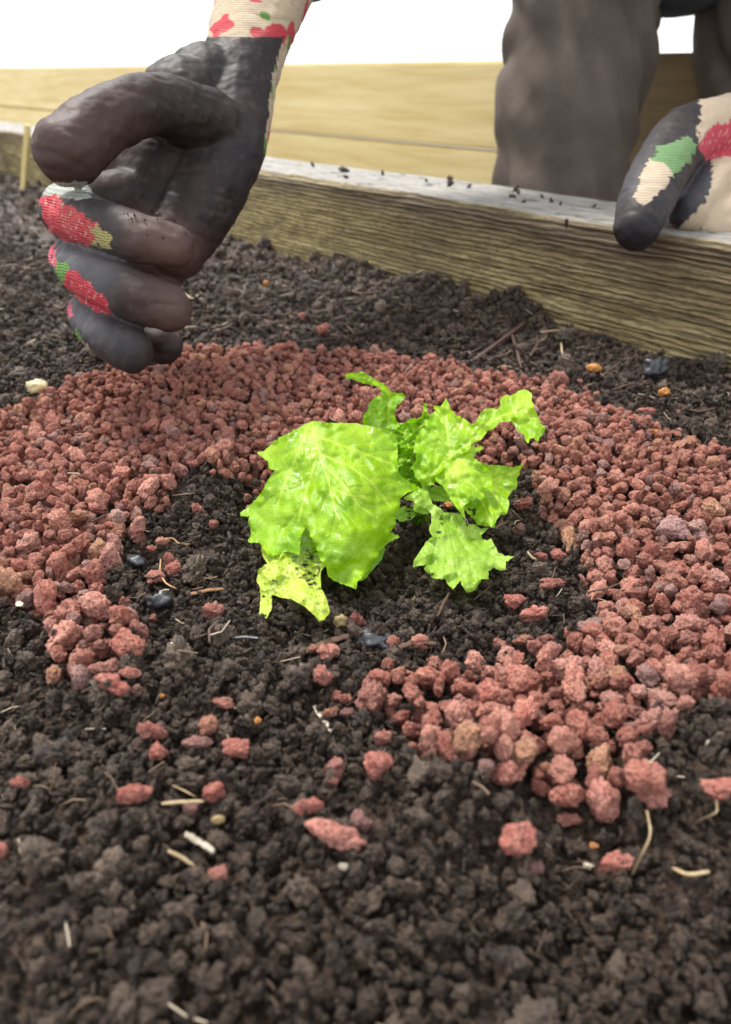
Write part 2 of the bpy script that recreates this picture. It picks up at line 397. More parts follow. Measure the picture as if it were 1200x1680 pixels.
# ------------------------------------------------------------------ sleeper (the bed's edge board)
def make_sleeper():
    s0, s1 = -1.02, .62
    nl = 900; prof = []                  # profile points in (normal, z): front bottom -> front top -> back top -> back bottom
    bot = -.14
    for z in np.linspace(bot, -.03, 6)[:-1]: prof.append((0, z, 0))
    for z in np.linspace(-.03, P_TOP - .004, 56): prof.append((0, z, 0))
    for a in np.linspace(0, 90, 6)[1:]: prof.append((.004 - .004 * math.cos(math.radians(a)), P_TOP - .004 + .004 * math.sin(math.radians(a)), a / 90))
    for t in np.linspace(.004, P_TH - .004, 40)[1:]: prof.append((t, P_TOP, 1))
    prof += [(P_TH, P_TOP - .004, 1), (P_TH, 0, 0), (P_TH, bot, 0)]
    pr = np.array(prof); ls = np.linspace(s0, s1, nl)
    nP = len(pr)
    Lg, N_ = np.meshgrid(ls, pr[:, 0], indexing='ij'); _, Zz = np.meshgrid(ls, pr[:, 1], indexing='ij'); _, T = np.meshgrid(ls, pr[:, 2], indexing='ij')
    rough = .35 + .65 * sstep(-.2, .35, Lg)
    gr = fbm(Lg * 9, Zz * 260, N_ * 260, 3, .6)
    disp = .0013 * gr * rough + .0012 * fbm(Lg * 5, Zz * 40, N_ * 40, 2)
    gouge = -.0022 * np.maximum(0, fbm(Lg * 14, Zz * 130, 7.0, 2) - .25) * rough
    warp = .0015 * fbm(Lg * 3, 0.5, 0.5, 2)
    NN = N_ - (disp + gouge) * (1 - T) ; ZZ = Zz + (disp * .7) * T + warp * (Zz > 0) + np.where((T > .1) & (T < .95), .001 * gr, 0)
    V = np.stack([Lg, NN, ZZ], -1).reshape(-1, 3)
    idx = np.arange(nl * nP).reshape(nl, nP)
    F = np.stack([idx[:-1, :-1], idx[1:, :-1], idx[1:, 1:], idx[:-1, 1:]], -1).reshape(-1, 4)
    o = mesh_obj('timber_sleeper', V, F, TIMBER)
    # end caps
    bm = bmesh.new(); bm.from_mesh(o.data); bm.verts.ensure_lookup_table()
    bm.faces.new([bm.verts[i] for i in idx[0, ::-1]]); bm.faces.new([bm.verts[i] for i in idx[-1, :]])
    bmesh.ops.recalc_face_normals(bm, faces=bm.faces); bm.to_mesh(o.data); bm.free()
    d = (0.80 * sstep(P_TOP - .020, P_TOP - .003, Zz + .006 * fbm(Lg * 12, Zz * 20, 3.0, 3))
         + .62 * sstep(-.02, .42, Lg + .10 * fbm(Lg * 6, Zz * 30, 8.0, 3)) * (1 - .55 * sstep(.045, -.01, Zz)))
    d = np.clip(d, 0, .95) * (1 - T)
    a = o.data.attributes.new('damp', 'FLOAT', 'POINT'); a.data.foreach_set('value', d.ravel().astype(np.float32))
    tt = sstep(.55, .95, T + .25 * fbm(Lg * 20, 1.0, N_ * 60, 2)) 
    a = o.data.attributes.new('topside', 'FLOAT', 'POINT'); a.data.foreach_set('value', np.clip(tt, 0, 1).ravel().astype(np.float32))
    o.matrix_world = Matrix(((PE[0], PN[0], 0, PA[0]), (PE[1], PN[1], 0, PA[1]), (0, 0, 1, 0), (0, 0, 0, 1)))
    return tag(o, 'thick weathered timber sleeper edging the bed behind the soil', 'sleeper')
make_sleeper()

def box(name, size, mat, loc, rot, parent=None, bev=.002):
    bm = bmesh.new(); bmesh.ops.create_cube(bm, size=1)
    for v in bm.verts: v.co = Vector((v.co.x * size[0], v.co.y * size[1], v.co.z * size[2]))
    bmesh.ops.bevel(bm, geom=bm.edges, offset=bev, segments=2, affect='EDGES')
    m = bpy.data.meshes.new(name); bm.to_mesh(m); bm.free(); m.materials.append(mat)
    o = bpy.data.objects.new(name, m); o.location = loc; o.rotation_euler = rot; COL.objects.link(o)
    if parent: o.parent = parent
    return o
ang = math.atan2(PE[1], PE[0])
def on_line(off, s, z): return Vector((PA[0] + PN[0] * off - PE[0] * s, PA[1] + PN[1] * off - PE[1] * s, z))
# planter of fresh pine beyond the sleeper
r = empty('pine_planter', on_line(.44, 1.45, -.15)); tag(r, 'fresh yellow pine planter standing beyond the weathered sleeper', 'planter')
r.rotation_euler = (0, 0, ang)
for z in (.047, .146, .245):
    box('board', (2.66, .028, .096), PINE, (0, 0, z), (0, 0, 0), r, .003)
box('end_board', (.028, .5, .298), PINE, (1.312, .266, .149), (0, 0, 0), r)
box('end_board', (.028, .5, .298), PINE, (-1.312, .266, .149), (0, 0, 0), r)
r2 = empty('brown_planter', on_line(.46, -.42, -.15)); tag(r2, 'dark brown timber planter behind the kneeling person', 'planter')
r2.rotation_euler = (0, 0, ang)
for z in (.074, .224): box('board', (.92, .03, .148), DARKWOOD, (0, 0, z), (0, 0, 0), r2)
# corner post and stake at the far left
p = Gd(28, 305, 0); q = on_line(-.026, .76, 0)
pp = on_line(-.024, (PA[1] - q[1]) / PE[1] if 0 else .70, .03)
o = box('corner_post', (.022, .022, .26), plain_wood('post_wood', (.20, .15, .09), (.36, .28, .18), (20, 20, 3)), pp, (0, 0, ang)); tag(o, 'square greyish brown wooden post against the far left of the sleeper', 'post')
a, b = W(44, 225, .93), W(38, 312, .96)
d = Vector(a - b); o = box('pale_stake', (.010, .006, d.length + .03), STAKE, Vector((a + b) / 2), d.to_track_quat('Z', 'Y').to_euler(), bev=.001)
tag(o, 'thin bright yellow wooden stake leaning in the far left corner', 'stake')

# ------------------------------------------------------------------ shapes of stones and crumbs
def ico(sub):
    bm = bmesh.new(); bmesh.ops.create_icosphere(bm, subdivisions=sub, radius=.5)
    V = np.array([v.co[:] for v in bm.verts]); F = np.array([[v.index for v in f.verts] for f in bm.faces]); bm.free(); return V, F
ICO = {k: ico(k) for k in (2, 3, 4, 5)}
def stone_shape(seed, sub, cuts, amp, freq, asp, pit=0.0, extra=0, gain=.55):
    r = np.random.default_rng(seed); V, F = ICO[sub]; V = V.copy()
    for i in range(cuts):
        n = r.normal(size=3); n /= np.linalg.norm(n); k = r.uniform(.26, .42)
        t = V @ n - k; V -= np.where(t > 0, t * .92, 0)[:, None] * n
    V *= np.array(asp) * r.uniform(.9, 1.1, 3)
    n = V / np.linalg.norm(V, axis=1)[:, None]
    o = r.uniform(0, 90, 3)
    q = V * freq + o
    disp = amp * fbm(q[:, 0], q[:, 1], q[:, 2], 4 + extra, gain)
    if pit:
        q2 = V * freq * 3.2 + o[::-1]; c = perlin(q2[:, 0], q2[:, 1], q2[:, 2])
        disp -= pit * sstep(.15, .5, c)
    V = V + n * disp[:, None]
    return V, F
def proto(name, V, F, mat): return mesh_obj(name, V, F, mat, link=False)
STONES = [proto('stone_shape', *stone_shape(i, 4, 6 + i % 4, .105, 3.6 + (i % 3), [(1, .85, .72), (1, .7, .62), (1, .95, .85), (1.15, .68, .6)][i % 4], .075), LAVA) for i in range(14)]
CRUMBS = [proto('crumb_shape_%02d' % i, *stone_shape(100 + i, 4, i % 3, .20 + .03 * (i % 4), 3.4 + .6 * (i % 3), (1, .82, .68), .10), SOIL_C) for i in range(8)]
CRUMBS += [proto('crumb_shape_%02d' % (8 + i), *stone_shape(130 + i, 5, 0, .20, 2.6 + i * .4, (1, .85, .6), .10, 2, .60), SOIL_C) for i in range(5)]      # crumbly clods
CRUMBS += [proto('crumb_shape_%02d' % (13 + i), *stone_shape(150 + i, 3, 2, .12, 3.0, (1.5, .5 - .1 * (i % 2), .22), .04), SOIL_C) for i in range(4)]     # flakes and slivers
NCB = len(CRUMBS)
def crumb_ix(a):
    if a > .0030: return 8 + random.randrange(5)
    return random.choice((0, 1, 2, 3, 4, 5, 6, 7, 8, 9, 10, 11, 12, 13, 14, 15, 16, 13, 14))

def stuff_points(name, P, Rt, Sc, Ix, protos, label, cat):
    c = bpy.data.collections.new(name + '_shapes')
    for o in protos:
        if o.name not in c.objects: c.objects.link(o)
    order = [o.name for o in sorted(protos, key=lambda o: o.name)]
    m = bpy.data.meshes.new(name); m.vertices.add(len(P)); m.vertices.foreach_set('co', np.asarray(P, np.float32).ravel())
    for nm, ty, dat, key in (('rot', 'FLOAT_VECTOR', Rt, 'vector'), ('scl', 'FLOAT_VECTOR', Sc, 'vector')):
        a = m.attributes.new(nm, ty, 'POINT'); a.data.foreach_set(key, np.asarray(dat, np.float32).ravel())
    a = m.attributes.new('idx', 'INT', 'POINT'); a.data.foreach_set('value', np.asarray(Ix, np.int32))
    o = bpy.data.objects.new(name, m); COL.objects.link(o)
    ng = bpy.data.node_groups.new(name, 'GeometryNodeTree')
    ng.interface.new_socket('Geometry', in_out='INPUT', socket_type='NodeSocketGeometry')
    ng.interface.new_socket('Geometry', in_out='OUTPUT', socket_type='NodeSocketGeometry')
    N = ng.nodes; gi = N.new('NodeGroupInput'); go = N.new('NodeGroupOutput'); ip = N.new('GeometryNodeInstanceOnPoints')
    ci = N.new('GeometryNodeCollectionInfo'); ci.inputs['Collection'].default_value = c
    ci.inputs['Separate Children'].default_value = True; ci.inputs['Reset Children'].default_value = True
    def at(nm, ty):
        x = N.new('GeometryNodeInputNamedAttribute'); x.data_type = ty; x.inputs['Name'].default_value = nm; return x.outputs[0]
    e = N.new('FunctionNodeEulerToRotation')
    L = ng.links.new
    L(gi.outputs[0], ip.inputs['Points']); L(ci.outputs[0], ip.inputs['Instance']); ip.inputs['Pick Instance'].default_value = True
    L(at('idx', 'INT'), ip.inputs['Instance Index']); L(at('rot', 'FLOAT_VECTOR'), e.inputs[0]); L(e.outputs[0], ip.inputs['Rotation'])
    L(at('scl', 'FLOAT_VECTOR'), ip.inputs['Scale']); L(ip.outputs[0], go.inputs[0])
    md = o.modifiers.new('nodes', 'NODES'); md.node_group = ng
    tag(o, label, cat, kind='stuff'); return o

# height map used to let stones and crumbs come to rest on each other
GX0, GX1, GY0, GY1, RES = -.42, .42, -.02, .62, .0005
gx = np.arange(GX0, GX1, RES); gy = np.arange(GY0, GY1, RES)
HX, HY = np.meshgrid(gx, gy, indexing='ij')
HM = soil_h(HX[::2, ::2], HY[::2, ::2]); HM = np.repeat(np.repeat(HM, 2, 0), 2, 1)[:HX.shape[0], :HX.shape[1]].copy()
def patch(x, y, r):
    i = int((x - GX0) / RES); j = int((y - GY0) / RES); k = max(1, int(r / RES))
    i0, i1, j0, j1 = i - k, i + k + 1, j - k, j + k + 1
    if i0 < 0 or j0 < 0 or i1 > HM.shape[0] or j1 > HM.shape[1]: return None
    return i0, i1, j0, j1, k
_pc = {}
def prof(k, flat):
    key = (k, flat)
    if key not in _pc:
        a = np.arange(-k, k + 1) / (k + .5); rr = a[:, None] ** 2 + a[None, :] ** 2
        _pc[key] = np.where(rr < 1, np.sqrt(np.maximum(0, 1 - rr)), -9)
    return _pc[key]
def rest(x, y, r, flat=.75, tries=1, spread=1.0, sink=.15, zmax=None):
    best = None
    for t in range(tries):
        xx, yy = (x, y) if t == 0 else (x + random.gauss(0, r * spread), y + random.gauss(0, r * spread))
        p = patch(xx, yy, r)
        if p is None: continue
        i0, i1, j0, j1, k = p; pr = prof(k, 1)
        h = HM[i0:i1, j0:j1]
        z = np.max(np.where(pr > 0, h + 0 - (r * flat) * (1 - pr), -9))      # lowest point of the body touches
        if best is None or z < best[0]: best = (z, xx, yy, p, pr)
    if best is None: return None
    z, xx, yy, (i0, i1, j0, j1, k), pr = best
    if zmax is not None and z > zmax(xx, yy): return None
    zc = z + r * flat * (1 - sink)
    top = np.where(pr > 0, zc + r * flat * pr, -9)
    HM[i0:i1, j0:j1] = np.maximum(HM[i0:i1, j0:j1], top)
    return xx, yy, zc

# ------------------------------------------------------------------ soil crumbs
HC0 = soil_h(HX[::4, ::4], HY[::4, ::4], False)
HC0 = HC0 + .0030 + .0034 * fbm(HX[::4, ::4] * 60, HY[::4, ::4] * 60, 6.0, 3).clip(-.25, 1)
def ccap(x, y): return HC0[min(int((x - GX0) / RES) // 4, HC0.shape[0] - 1), min(int((y - GY0) / RES) // 4, HC0.shape[1] - 1)]
P, Rt, Sc, Ix = [], [], [], []
N = 420000
cx = rng.uniform(-.40, .40, N); cy = .01 + .58 * rng.uniform(0, 1, N) ** 1.1
sd_ = ring_sd(cx, cy); bh_ = behind(cx, cy)
sz = np.exp(rng.normal(math.log(.00112), .55, N)) * (1 + .35 * sstep(.20, .10, cy)) * (1 + .9 * sstep(.25, .6, cy)); sz = np.clip(sz, .0006, .0085)
clod = (rng.random(N) < .006) & (fbm(cx * 18, cy * 18, 2.0, 2) > -.05); sz = np.where(clod, rng.uniform(.0035, .0068, N), sz)
inview = np.abs(cx) < .11 + .60 * cy
ok = (bh_ < -.001) & ((sd_ < .004) | (rng.random(N) < .05)) & inview
for x, y, s_ in zip(cx[ok], cy[ok], sz[ok]):
    q = rest(x, y, s_ * .46, .8, 1, sink=.35, zmax=ccap)
    if q is None: continue
    P.append(q); Rt.append((random.uniform(0, 6.3), random.uniform(0, 6.3), random.uniform(0, 6.3)))
    a = s_ * 1.12; Sc.append((a, a * random.uniform(.7, 1.2), a * random.uniform(.7, 1.1))); Ix.append(crumb_ix(s_))
# farther soil
N = 26000
cy = .50 + 1.0 * rng.uniform(0, 1, N) ** 1.3; cx = rng.uniform(-1, 1, N) * (.25 + .75 * cy)
ok = (behind(cx, cy) < -.002) & ((cy > .60) | (np.abs(cx) > .39))
cx, cy = cx[ok], cy[ok]; zz = soil_h(cx, cy)
s_ = np.exp(rng.normal(math.log(.0045), .45, len(cx)))
for x, y, z, a in zip(cx, cy, zz, s_):
    P.append((x, y, z + a * .2)); Rt.append((random.uniform(0, 6.3), random.uniform(0, 6.3), random.uniform(0, 6.3)))
    Sc.append((a, a * random.uniform(.7, 1), a * random.uniform(.6, 1))); Ix.append(crumb_ix(a * .8))
# crumbs lying on the sleeper's top
for (a, b, s_) in [(565, 279, .008), (568, 290, .004), (513, 270, .005), (628, 284, .004), (740, 300, .009), (737, 303, .006), (846, 312, .006), (841, 322, .005), (851, 316, .004), (905, 330, .004),
                   (890, 322, .003), (975, 338, .003), (930, 366, .004), (920, 334, .003), (700, 296, .003), (770, 306, .004), (860, 330, .003)]:
    q = Gd(a, b, P_TOP + .001); P.append(tuple(q)); Rt.append((1, random.uniform(0, 6), 0)); Sc.append((s_, s_ * .7, s_ * .6)); Ix.append(random.randrange(10))
stuff_points('soil_crumbs', P, Rt, Sc, Ix, CRUMBS, 'dark moist crumbs of compost covering the bed', 'soil')
NCR = len(P)

# ------------------------------------------------------------------ singled-out stones lying on the soil
LAVA_R = lava_mat('lava_red', [(0, (.50, .15, .115)), (1, (.60, .20, .15))])
LAVA_B = lava_mat('lava_dull', [(0, (.32, .17, .15)), (1, (.36, .2, .18))])
LAVA_S = lava_mat('lava_smooth', [(0, (.62, .26, .20)), (1, (.62, .26, .20))])
LAVA_D = lava_mat('lava_dark', [(0, (.22, .05, .045)), (1, (.26, .06, .055))])
VAR = {}
def stone_variant(k, mat):
    key = (k, mat.name)
    if key not in VAR:
        m = STONES[k].data.copy(); m.materials.clear(); m.materials.append(mat); VAR[key] = m
    return VAR[key]
def top_z(x, y):
    i = int((x - GX0) / RES); j = int((y - GY0) / RES)
    if 0 <= i < HM.shape[0] and 0 <= j < HM.shape[1]: return float(np.median(HM[max(0, i - 3):i + 4, max(0, j - 3):j + 4]))
    return float(soil_h(np.array(x), np.array(y)))
SING = [  # px, py, width px, height px, turn, material, label
 (353, 1005, 34, 40, 0, LAVA, 'upright rough pinkish stone alone on dark soil below the torn leaf, towards the left'),
 (588, 1017, 27, 27, .4, LAVA_D, 'small dark red pitted stone just below the large drooping leaf'),
 (536, 1071, 38, 26, .2, LAVA, 'rough red stone resting against the bark strip below the lettuce'),
 (843, 991, 40, 30, .1, LAVA_R, 'round bright red stone below the tip of the pale lower leaf'),
 (875, 1013, 48, 36, -.3, LAVA_R, 'wider bright red stone touching the round one below the pale leaf'),
 (250, 1207, 38, 44, .2, LAVA, 'taller of two touching stones on the soil in the lower left'),
 (263, 1235, 34, 34, .9, LAVA_R, 'blocky pink stone touching the taller one in the lower left soil'),
 (340, 1190, 32, 36, 0, LAVA, 'pitted brownish pink stone on soil right of the touching pair'),
 (327, 1225, 36, 26, .1, LAVA_B, 'flat dull brown stone just under the pitted pink stone'),
 (393, 1237, 44, 34, .2, LAVA_R, 'square flat pinkish red stone beside pale fibres on the soil'),
 (368, 1157, 32, 20, 0, LAVA, 'small low pink stone alone on soil above the pitted pink stone'),
 (188, 1127, 54, 44, .3, LAVA_R, 'big round rough red stone at the foot of the left gravel bank'),
 (224, 1156-12, 28, 26, 0, LAVA, 'small pale pink stone right of the big round one at the left bank'),
 (224, 1308, 48, 38, .1, LAVA_R, 'knobbly red stone left of the pale straw in the near soil'),
 (355, 1303, 44, 30, -.5, LAVA_R, 'tilted red stone at the right end of the pale straw'),
 (317, 1323, 30, 26, 0, LAVA_B, 'dark purple brown stone under the end of the pale straw'),
 (505, 1328, 38, 42, 0, LAVA_R, 'round porous red stone left above the large smooth wedge'),
 (558, 1376, 80, 50, .55, LAVA_S, 'large smooth salmon wedge of stone in the near soil', 3),
 (592, 1347, 36, 46, 0, LAVA_B, 'dull brown pointed stone behind the large smooth wedge'),
 (622, 1257, 48, 50, 0, LAVA_R, 'dark red knobbly stone at the left tip of the near gravel bank'),
 (628, 1221, 28, 36, 0, LAVA_S, 'small smooth stone on top of the dark red knobbly one'),
 (530, 1125, 34, 38, .1, LAVA, 'twin lobed pink stone at the left end of the near gravel bank'),
 (543, 1172, 24, 24, 0, LAVA, 'small stone beside the shredded white chip'),
 (571, 1170, 22, 22, 0, LAVA_B, 'small brown stone right of the one beside the shredded chip'),
 (546, 1293, 20, 20, 0, LAVA, 'tiny pink stone alone on near soil above the porous red stone'),
 (40, 1298, 24, 26, 0, LAVA_R, 'small blurred red stone near the left edge of the near soil'),
 (4, 1402, 26, 30, 0, LAVA_R, 'blurred red stone cut by the left edge, nearer than the other'),
 (362, 1436, 30, 26, 0, LAVA_S, 'smooth orange pink stone in the blurred near soil left of centre'),
 (915, 912, 30, 24, 0, LAVA_R, 'bright red stone right of the pale leaf tip on dark soil'),
 (858, 836, 34, 26, -.5, LAVA_R, 'tilted red stone beside the right leaf edge'),
 (887, 915, 24, 20, 0, LAVA_D, 'small dark red stone left of the bright one beyond the pale leaf tip'),
 (908, 960, 34, 18, .1, LAVA, 'flat pink stone at the inner rim of the right gravel'),
 (897, 977, 24, 18, .1, LAVA_R, 'small red stone under the flat one at the inner rim'),
 (915, 612, 26, 38, 0, LAVA, 'upright stone standing at the back rim of the gravel'),
 (532, 545, 18, 20, 0, LAVA_R, 'small red stone on the far soil behind the ring, centre left'),
 (497, 527, 14, 14, 0, LAVA, 'tiny red stone on far soil left of the small red one'),
 (1063, 665, 24, 20, 0, LAVA_R, 'blurred red stone on far soil at the right beyond the ring'),
 (930, 1345, 40, 36, .2, LAVA_S, 'rounded stone fallen in front of the near gravel bank'),
 (845, 1387, 50, 56, .1, LAVA_R, 'big blurred red stone in the soil in front of the near bank'),
 (1000, 1432, 60, 46, .2, LAVA_R, 'blurred bright red stone nearest the camera at lower right'),
 (1176, 1300, 58, 30, -.1, LAVA_R, 'flat red stone on the grey clods at the lower right edge'),
 (880, 1428, 26, 24, 0, LAVA, 'small blurred stone between the two big near red ones'),
 (1075, 1295, 40, 48, -.3, LAVA_S, 'smooth orange stone leaning at the right corner of the near bank'),
 (984, 1308, 52, 88, 0, LAVA_S, 'tall tapering stone at the front of the near bank'),
 (1038, 1322, 66, 66, .2, LAVA, 'large blocky pink stone right of the tall tapering one'),
 (268, 893, 28, 16, -.2, LAVA, 'small flat pink stone on soil inside the left rim'),
 (250, 902, 18, 18, 0, LAVA_R, 'tiny orange red stone just left of the flat pink one'),
 (290, 945, 26, 24, 0, LAVA_R, 'small red stone beside the curled rootlet'),
 (254, 950, 34, 22, 0, LAVA, 'low pink stone left of the curled rootlet'),
 (325, 838, 20, 26, .3, LAVA, 'small stone on soil behind the left rim'),
 (353, 862, 18, 18, 0, LAVA, 'tiny stone on soil between the left rim and the leaf'),
 (865, 750, 20, 14, 0, LAVA_B, 'small brown stone behind the right leaf on a dark clod'),
]
n_sing = 0
allst = []
def put_stone(px, py, wp, hp, turn, mat, label, k=None, group=None):
    z0 = 0.0
    for _ in range(3): z0 = top_z(*gxy(px, py + hp * .28, z0))
    x, y = gxy(px, py + hp * .28, z0); d = depth_at(px, py, 0)
    ws, hs = wp / 1200 * d, hp / 1200 * d
    q = rest(x, y, ws * .42, hs / ws * .9, 1, sink=.25)
    if q is None: return
    k = random.randrange(14) if k is None else k
    o = bpy.data.objects.new('lava_stone', stone_variant(k, mat)); o.location = q
    o.scale = (ws * 1.12, (ws + hs) * .5, hs * 1.25); o.rotation_euler = (random.uniform(-.2, .2), turn, random.uniform(-.4, .4))
    COL.objects.link(o); tag(o, label, 'stone', 'lava stones scattered on the soil')
    return o
for t in SING:
    if put_stone(*t): n_sing += 1

# ------------------------------------------------------------------ the gravel ring
N = 60000
gxx = rng.uniform(-.40, .42, N); gyy = rng.uniform(.10, .50, N)
sd_ = ring_sd(gxx, gyy); nz = fbm(gxx * 60, gyy * 60, 5.0, 2)
ok = ((sd_ + .006 * nz) > .002) & (behind(gxx, gyy) < -.01) & (np.abs(gxx) < .12 + .62 * gyy)
stray = (sd_ < .0) & (sd_ > -.030) & (rng.random(N) < .10 * np.exp(sd_ / .008))
ok = ok | (stray & (behind(gxx, gyy) < -.01))
HS0 = soil_h(HX[::8, ::8], HY[::8, ::8], False); SD0 = ring_sd(HX[::8, ::8], HY[::8, ::8])
def zcap(x, y):
    i = min(max(int((x - GX0) / RES) // 8, 0), HS0.shape[0] - 1); j = min(max(int((y - GY0) / RES) // 8, 0), HS0.shape[1] - 1)
    return HS0[i, j] + min(.0075, .0034 + max(0, SD0[i, j]) * .5)
GS = []
for x, y, s_in in sorted(zip(gxx[ok], gyy[ok], sd_[ok]), key=lambda t: random.random()):
    near = float(1 - sstep(.14, .30, np.array(y)))
    d = math.exp(random.gauss(math.log(.0037 + .0014 * near), .30)); d = min(max(d, .0018), .0095)
    q = rest(x, y, d * .44, .78, 5 if s_in > 0 else 1, 1.1, sink=.22, zmax=zcap)
    if q is None: continue
    
    GS.append((q[0], q[1], q[2], d))
GS = np.array(GS)
px_, py_, dd_ = to_px(GS[:, :3])
vis = (px_ > -5) & (px_ < 1205) & (py_ > 0) & (py_ < 1690)
# show the largest as single objects, favouring those on top of the heap
cell = {}
sizepx = GS[:, 3] / dd_ * 1200
ii = ((GS[:, 0] - GX0) / RES).astype(int); jj = ((GS[:, 1] - GY0) / RES).astype(int)
topness = HM[ii, jj] - GS[:, 2] < GS[:, 3] * .48
score = np.where(vis & topness, sizepx, 0)
pick = np.argsort(-score)[:300 - n_sing]
picked = np.zeros(len(GS), bool); picked[pick] = True
TONES = [('brick red', 9, lava_mat('lava_brick', [(0, (.36, .12, .085)), (1, (.50, .165, .115))])), ('pale salmon', 5, lava_mat('lava_salmon', [(0, (.58, .24, .17)), (1, (.66, .31, .23))])),
         ('dusty pink', 4, lava_mat('lava_pink', [(0, (.50, .22, .175)), (1, (.60, .31, .25))])), ('ochre brown', 1, lava_mat('lava_ochre', [(0, (.50, .26, .14)), (1, (.60, .34, .18))])),
         ('purplish grey', 1, lava_mat('lava_grey', [(0, (.25, .16, .16)), (1, (.36, .23, .22))])), ('dark maroon', 2, lava_mat('lava_maroon', [(0, (.22, .075, .06)), (1, (.28, .10, .08))]))]
TW = [t[1] for t in TONES]
for rank, k in enumerate(pick):
    x, y, z, d = GS[k]
    v = random.randrange(14)
    tone = random.choices(TONES, TW)[0]
    o = bpy.data.objects.new('lava_stone', stone_variant(v, tone[2])); o.location = (x, y, z)
    a = d * 1.12; o.scale = (a, a * random.uniform(.85, 1.1), a * random.uniform(.85, 1.1))
    o.rotation_euler = (random.uniform(0, 6.3), random.uniform(0, 6.3), random.uniform(0, 6.3)); COL.objects.link(o)
    X_ = px_[k]; Y_ = py_[k]
    wh = ('at the foot of the left gravel bank' if Y_ > 1040 else 'low in the left gravel bank' if Y_ > 930 else 'high in the left gravel bank') if X_ < 400 else \
         'at the front edge of the near right bank' if Y_ > 1270 else 'inside the near right bank' if Y_ > 1160 else 'where the near right bank meets the hollow' if Y_ > 1040 and X_ < 850 else \
         'by the right edge of the near right bank' if Y_ > 1040 and X_ > 1040 else 'at the back of the near right bank' if Y_ > 1040 else 'in the gravel right of the pale lower leaf' if X_ > 800 and Y_ > 880 else \
         'in the gravel right of the upper leaves' if X_ > 800 else 'in the gravel behind the lettuce'
    sz_ = 'big ' if rank < 60 else 'middling ' if rank < 150 else 'smallish '
    tag(o, sz_ + tone[0] + ' lava stone ' + wh, 'stone', 'lava stones packed ' + wh)
rest_ = GS[~picked]
Rt = rng.uniform(0, 6.28, (len(rest_), 3)); a = rest_[:, 3:4] * 1.15
Sc = a * rng.uniform(.85, 1.1, (len(rest_), 3)); Ix = rng.integers(0, 14, len(rest_))
stuff_points('lava_gravel', rest_[:, :3], Rt, Sc, Ix, STONES, 'bed of small crushed red lava gravel laid in a ring round the lettuce', 'gravel')
open('/tmp/info.txt','w').write(str((NCR,len(GS),n_sing)))
print('crumbs', NCR, 'gravel', len(GS), 'single', n_sing)

# soil dragged over the rim of the gravel
P, Rt, Sc, Ix = [], [], [], []
N = 30000
cx = rng.uniform(-.40, .40, N); cy = rng.uniform(.10, .47, N); sd_ = ring_sd(cx, cy)
ok = (sd_ > -.004) & (sd_ < .020) & (rng.random(N) < .55 * np.exp(-np.maximum(0, sd_) / .006)) & (fbm(cx * 45, cy * 45, 8.0, 2) > -.1) & (behind(cx, cy) < -.002) & (np.abs(cx) < .06 + .56 * cy)
for x, y in zip(cx[ok], cy[ok]):
    a = min(.0045, math.exp(random.gauss(math.log(.0013), .5))); q = rest(x, y, a * .46, .8, 2, sink=.3)
    if q is None: continue
    P.append(q); Rt.append((random.uniform(0, 6.3), random.uniform(0, 6.3), random.uniform(0, 6.3)))
    Sc.append((a, a * random.uniform(.7, 1.2), a * random.uniform(.7, 1.1))); Ix.append(crumb_ix(a))
stuff_points('rim_crumbs', P, Rt, Sc, Ix, CRUMBS, 'dark soil crumbs dragged over the rim of the red gravel', 'soil')

# ------------------------------------------------------------------ sticks, chips, fibres
def tube(pts, rad, seg=7, flat=1.0, jit=.12):
    pts = [Vector(p) for p in pts]; V = []; F = []
    up = Vector((0, 0, 1))
    for i, p in enumerate(pts):
        t = (pts[min(i + 1, len(pts) - 1)] - pts[max(i - 1, 0)]).normalized()
        a = t.cross(up).normalized(); b = a.cross(t).normalized()
        r = rad[i] if hasattr(rad, '__len__') else rad
        for k in range(seg):
            an = 2 * math.pi * k / seg; rr = r * (1 + random.uniform(-jit, jit))
            V.append(p + a * math.cos(an) * rr + b * math.sin(an) * rr * flat)
        if i:
            o = (i - 1) * seg
            for k in range(seg): F.append((o + k, o + (k + 1) % seg, o + seg + (k + 1) % seg, o + seg + k))
    F.append(tuple(range(seg))[::-1]); n = len(V); F.append(tuple(range(n - seg, n)))
    return V, F
def stick(name, pxs, wpx, mat, label, cat, lift=.3, flat=.8, arch=0.0, jit=.15, taper=.6):
    n = 14; pp = []; pxs = [np.array(p, float) for p in pxs]
    segs = len(pxs) - 1
    for i in range(n):
        t = i / (n - 1) * segs; k = min(int(t), segs - 1); f = t - k
        a, b = pxs[k], pxs[k + 1]; pp.append(a + (b - a) * f)
    pp = np.array(pp)
    for _ in range(2): pp[1:-1] = (pp[:-2] + 2 * pp[1:-1] + pp[2:]) / 4
    W3 = []; d0 = depth_at(*pp[0]); r = wpx / 2 / 1200 * d0 * .72
    xy = [gxy(a, b, .003) for a, b in pp]; zs = [top_z(*q) for q in xy]
    za = np.polyfit(range(n), zs, 1); zl = np.polyval(za, range(n)); off = max(0, np.percentile(np.array(zs) - zl, 70))
    for i, (q, (a, b)) in enumerate(zip(xy, pp)):
        z = zl[i] + off + r * lift + arch * math.sin(math.pi * i / (n - 1))
        W3.append(Gd(a, b, z))
    rads = [r * (taper + (1 - taper) * math.sin(math.pi * min(1, (i + 1) / n * 1.0)) ** .5) for i in range(n)]
    V, F = tube(W3, rads, 8, flat, jit)
    c = np.mean(W3, 0); V = [Vector(v) - Vector(c) for v in V]
    o = mesh_obj(name, [tuple(v) for v in V], F, mat); o.location = Vector(c)
    if label: tag(o, label, cat)
    return o
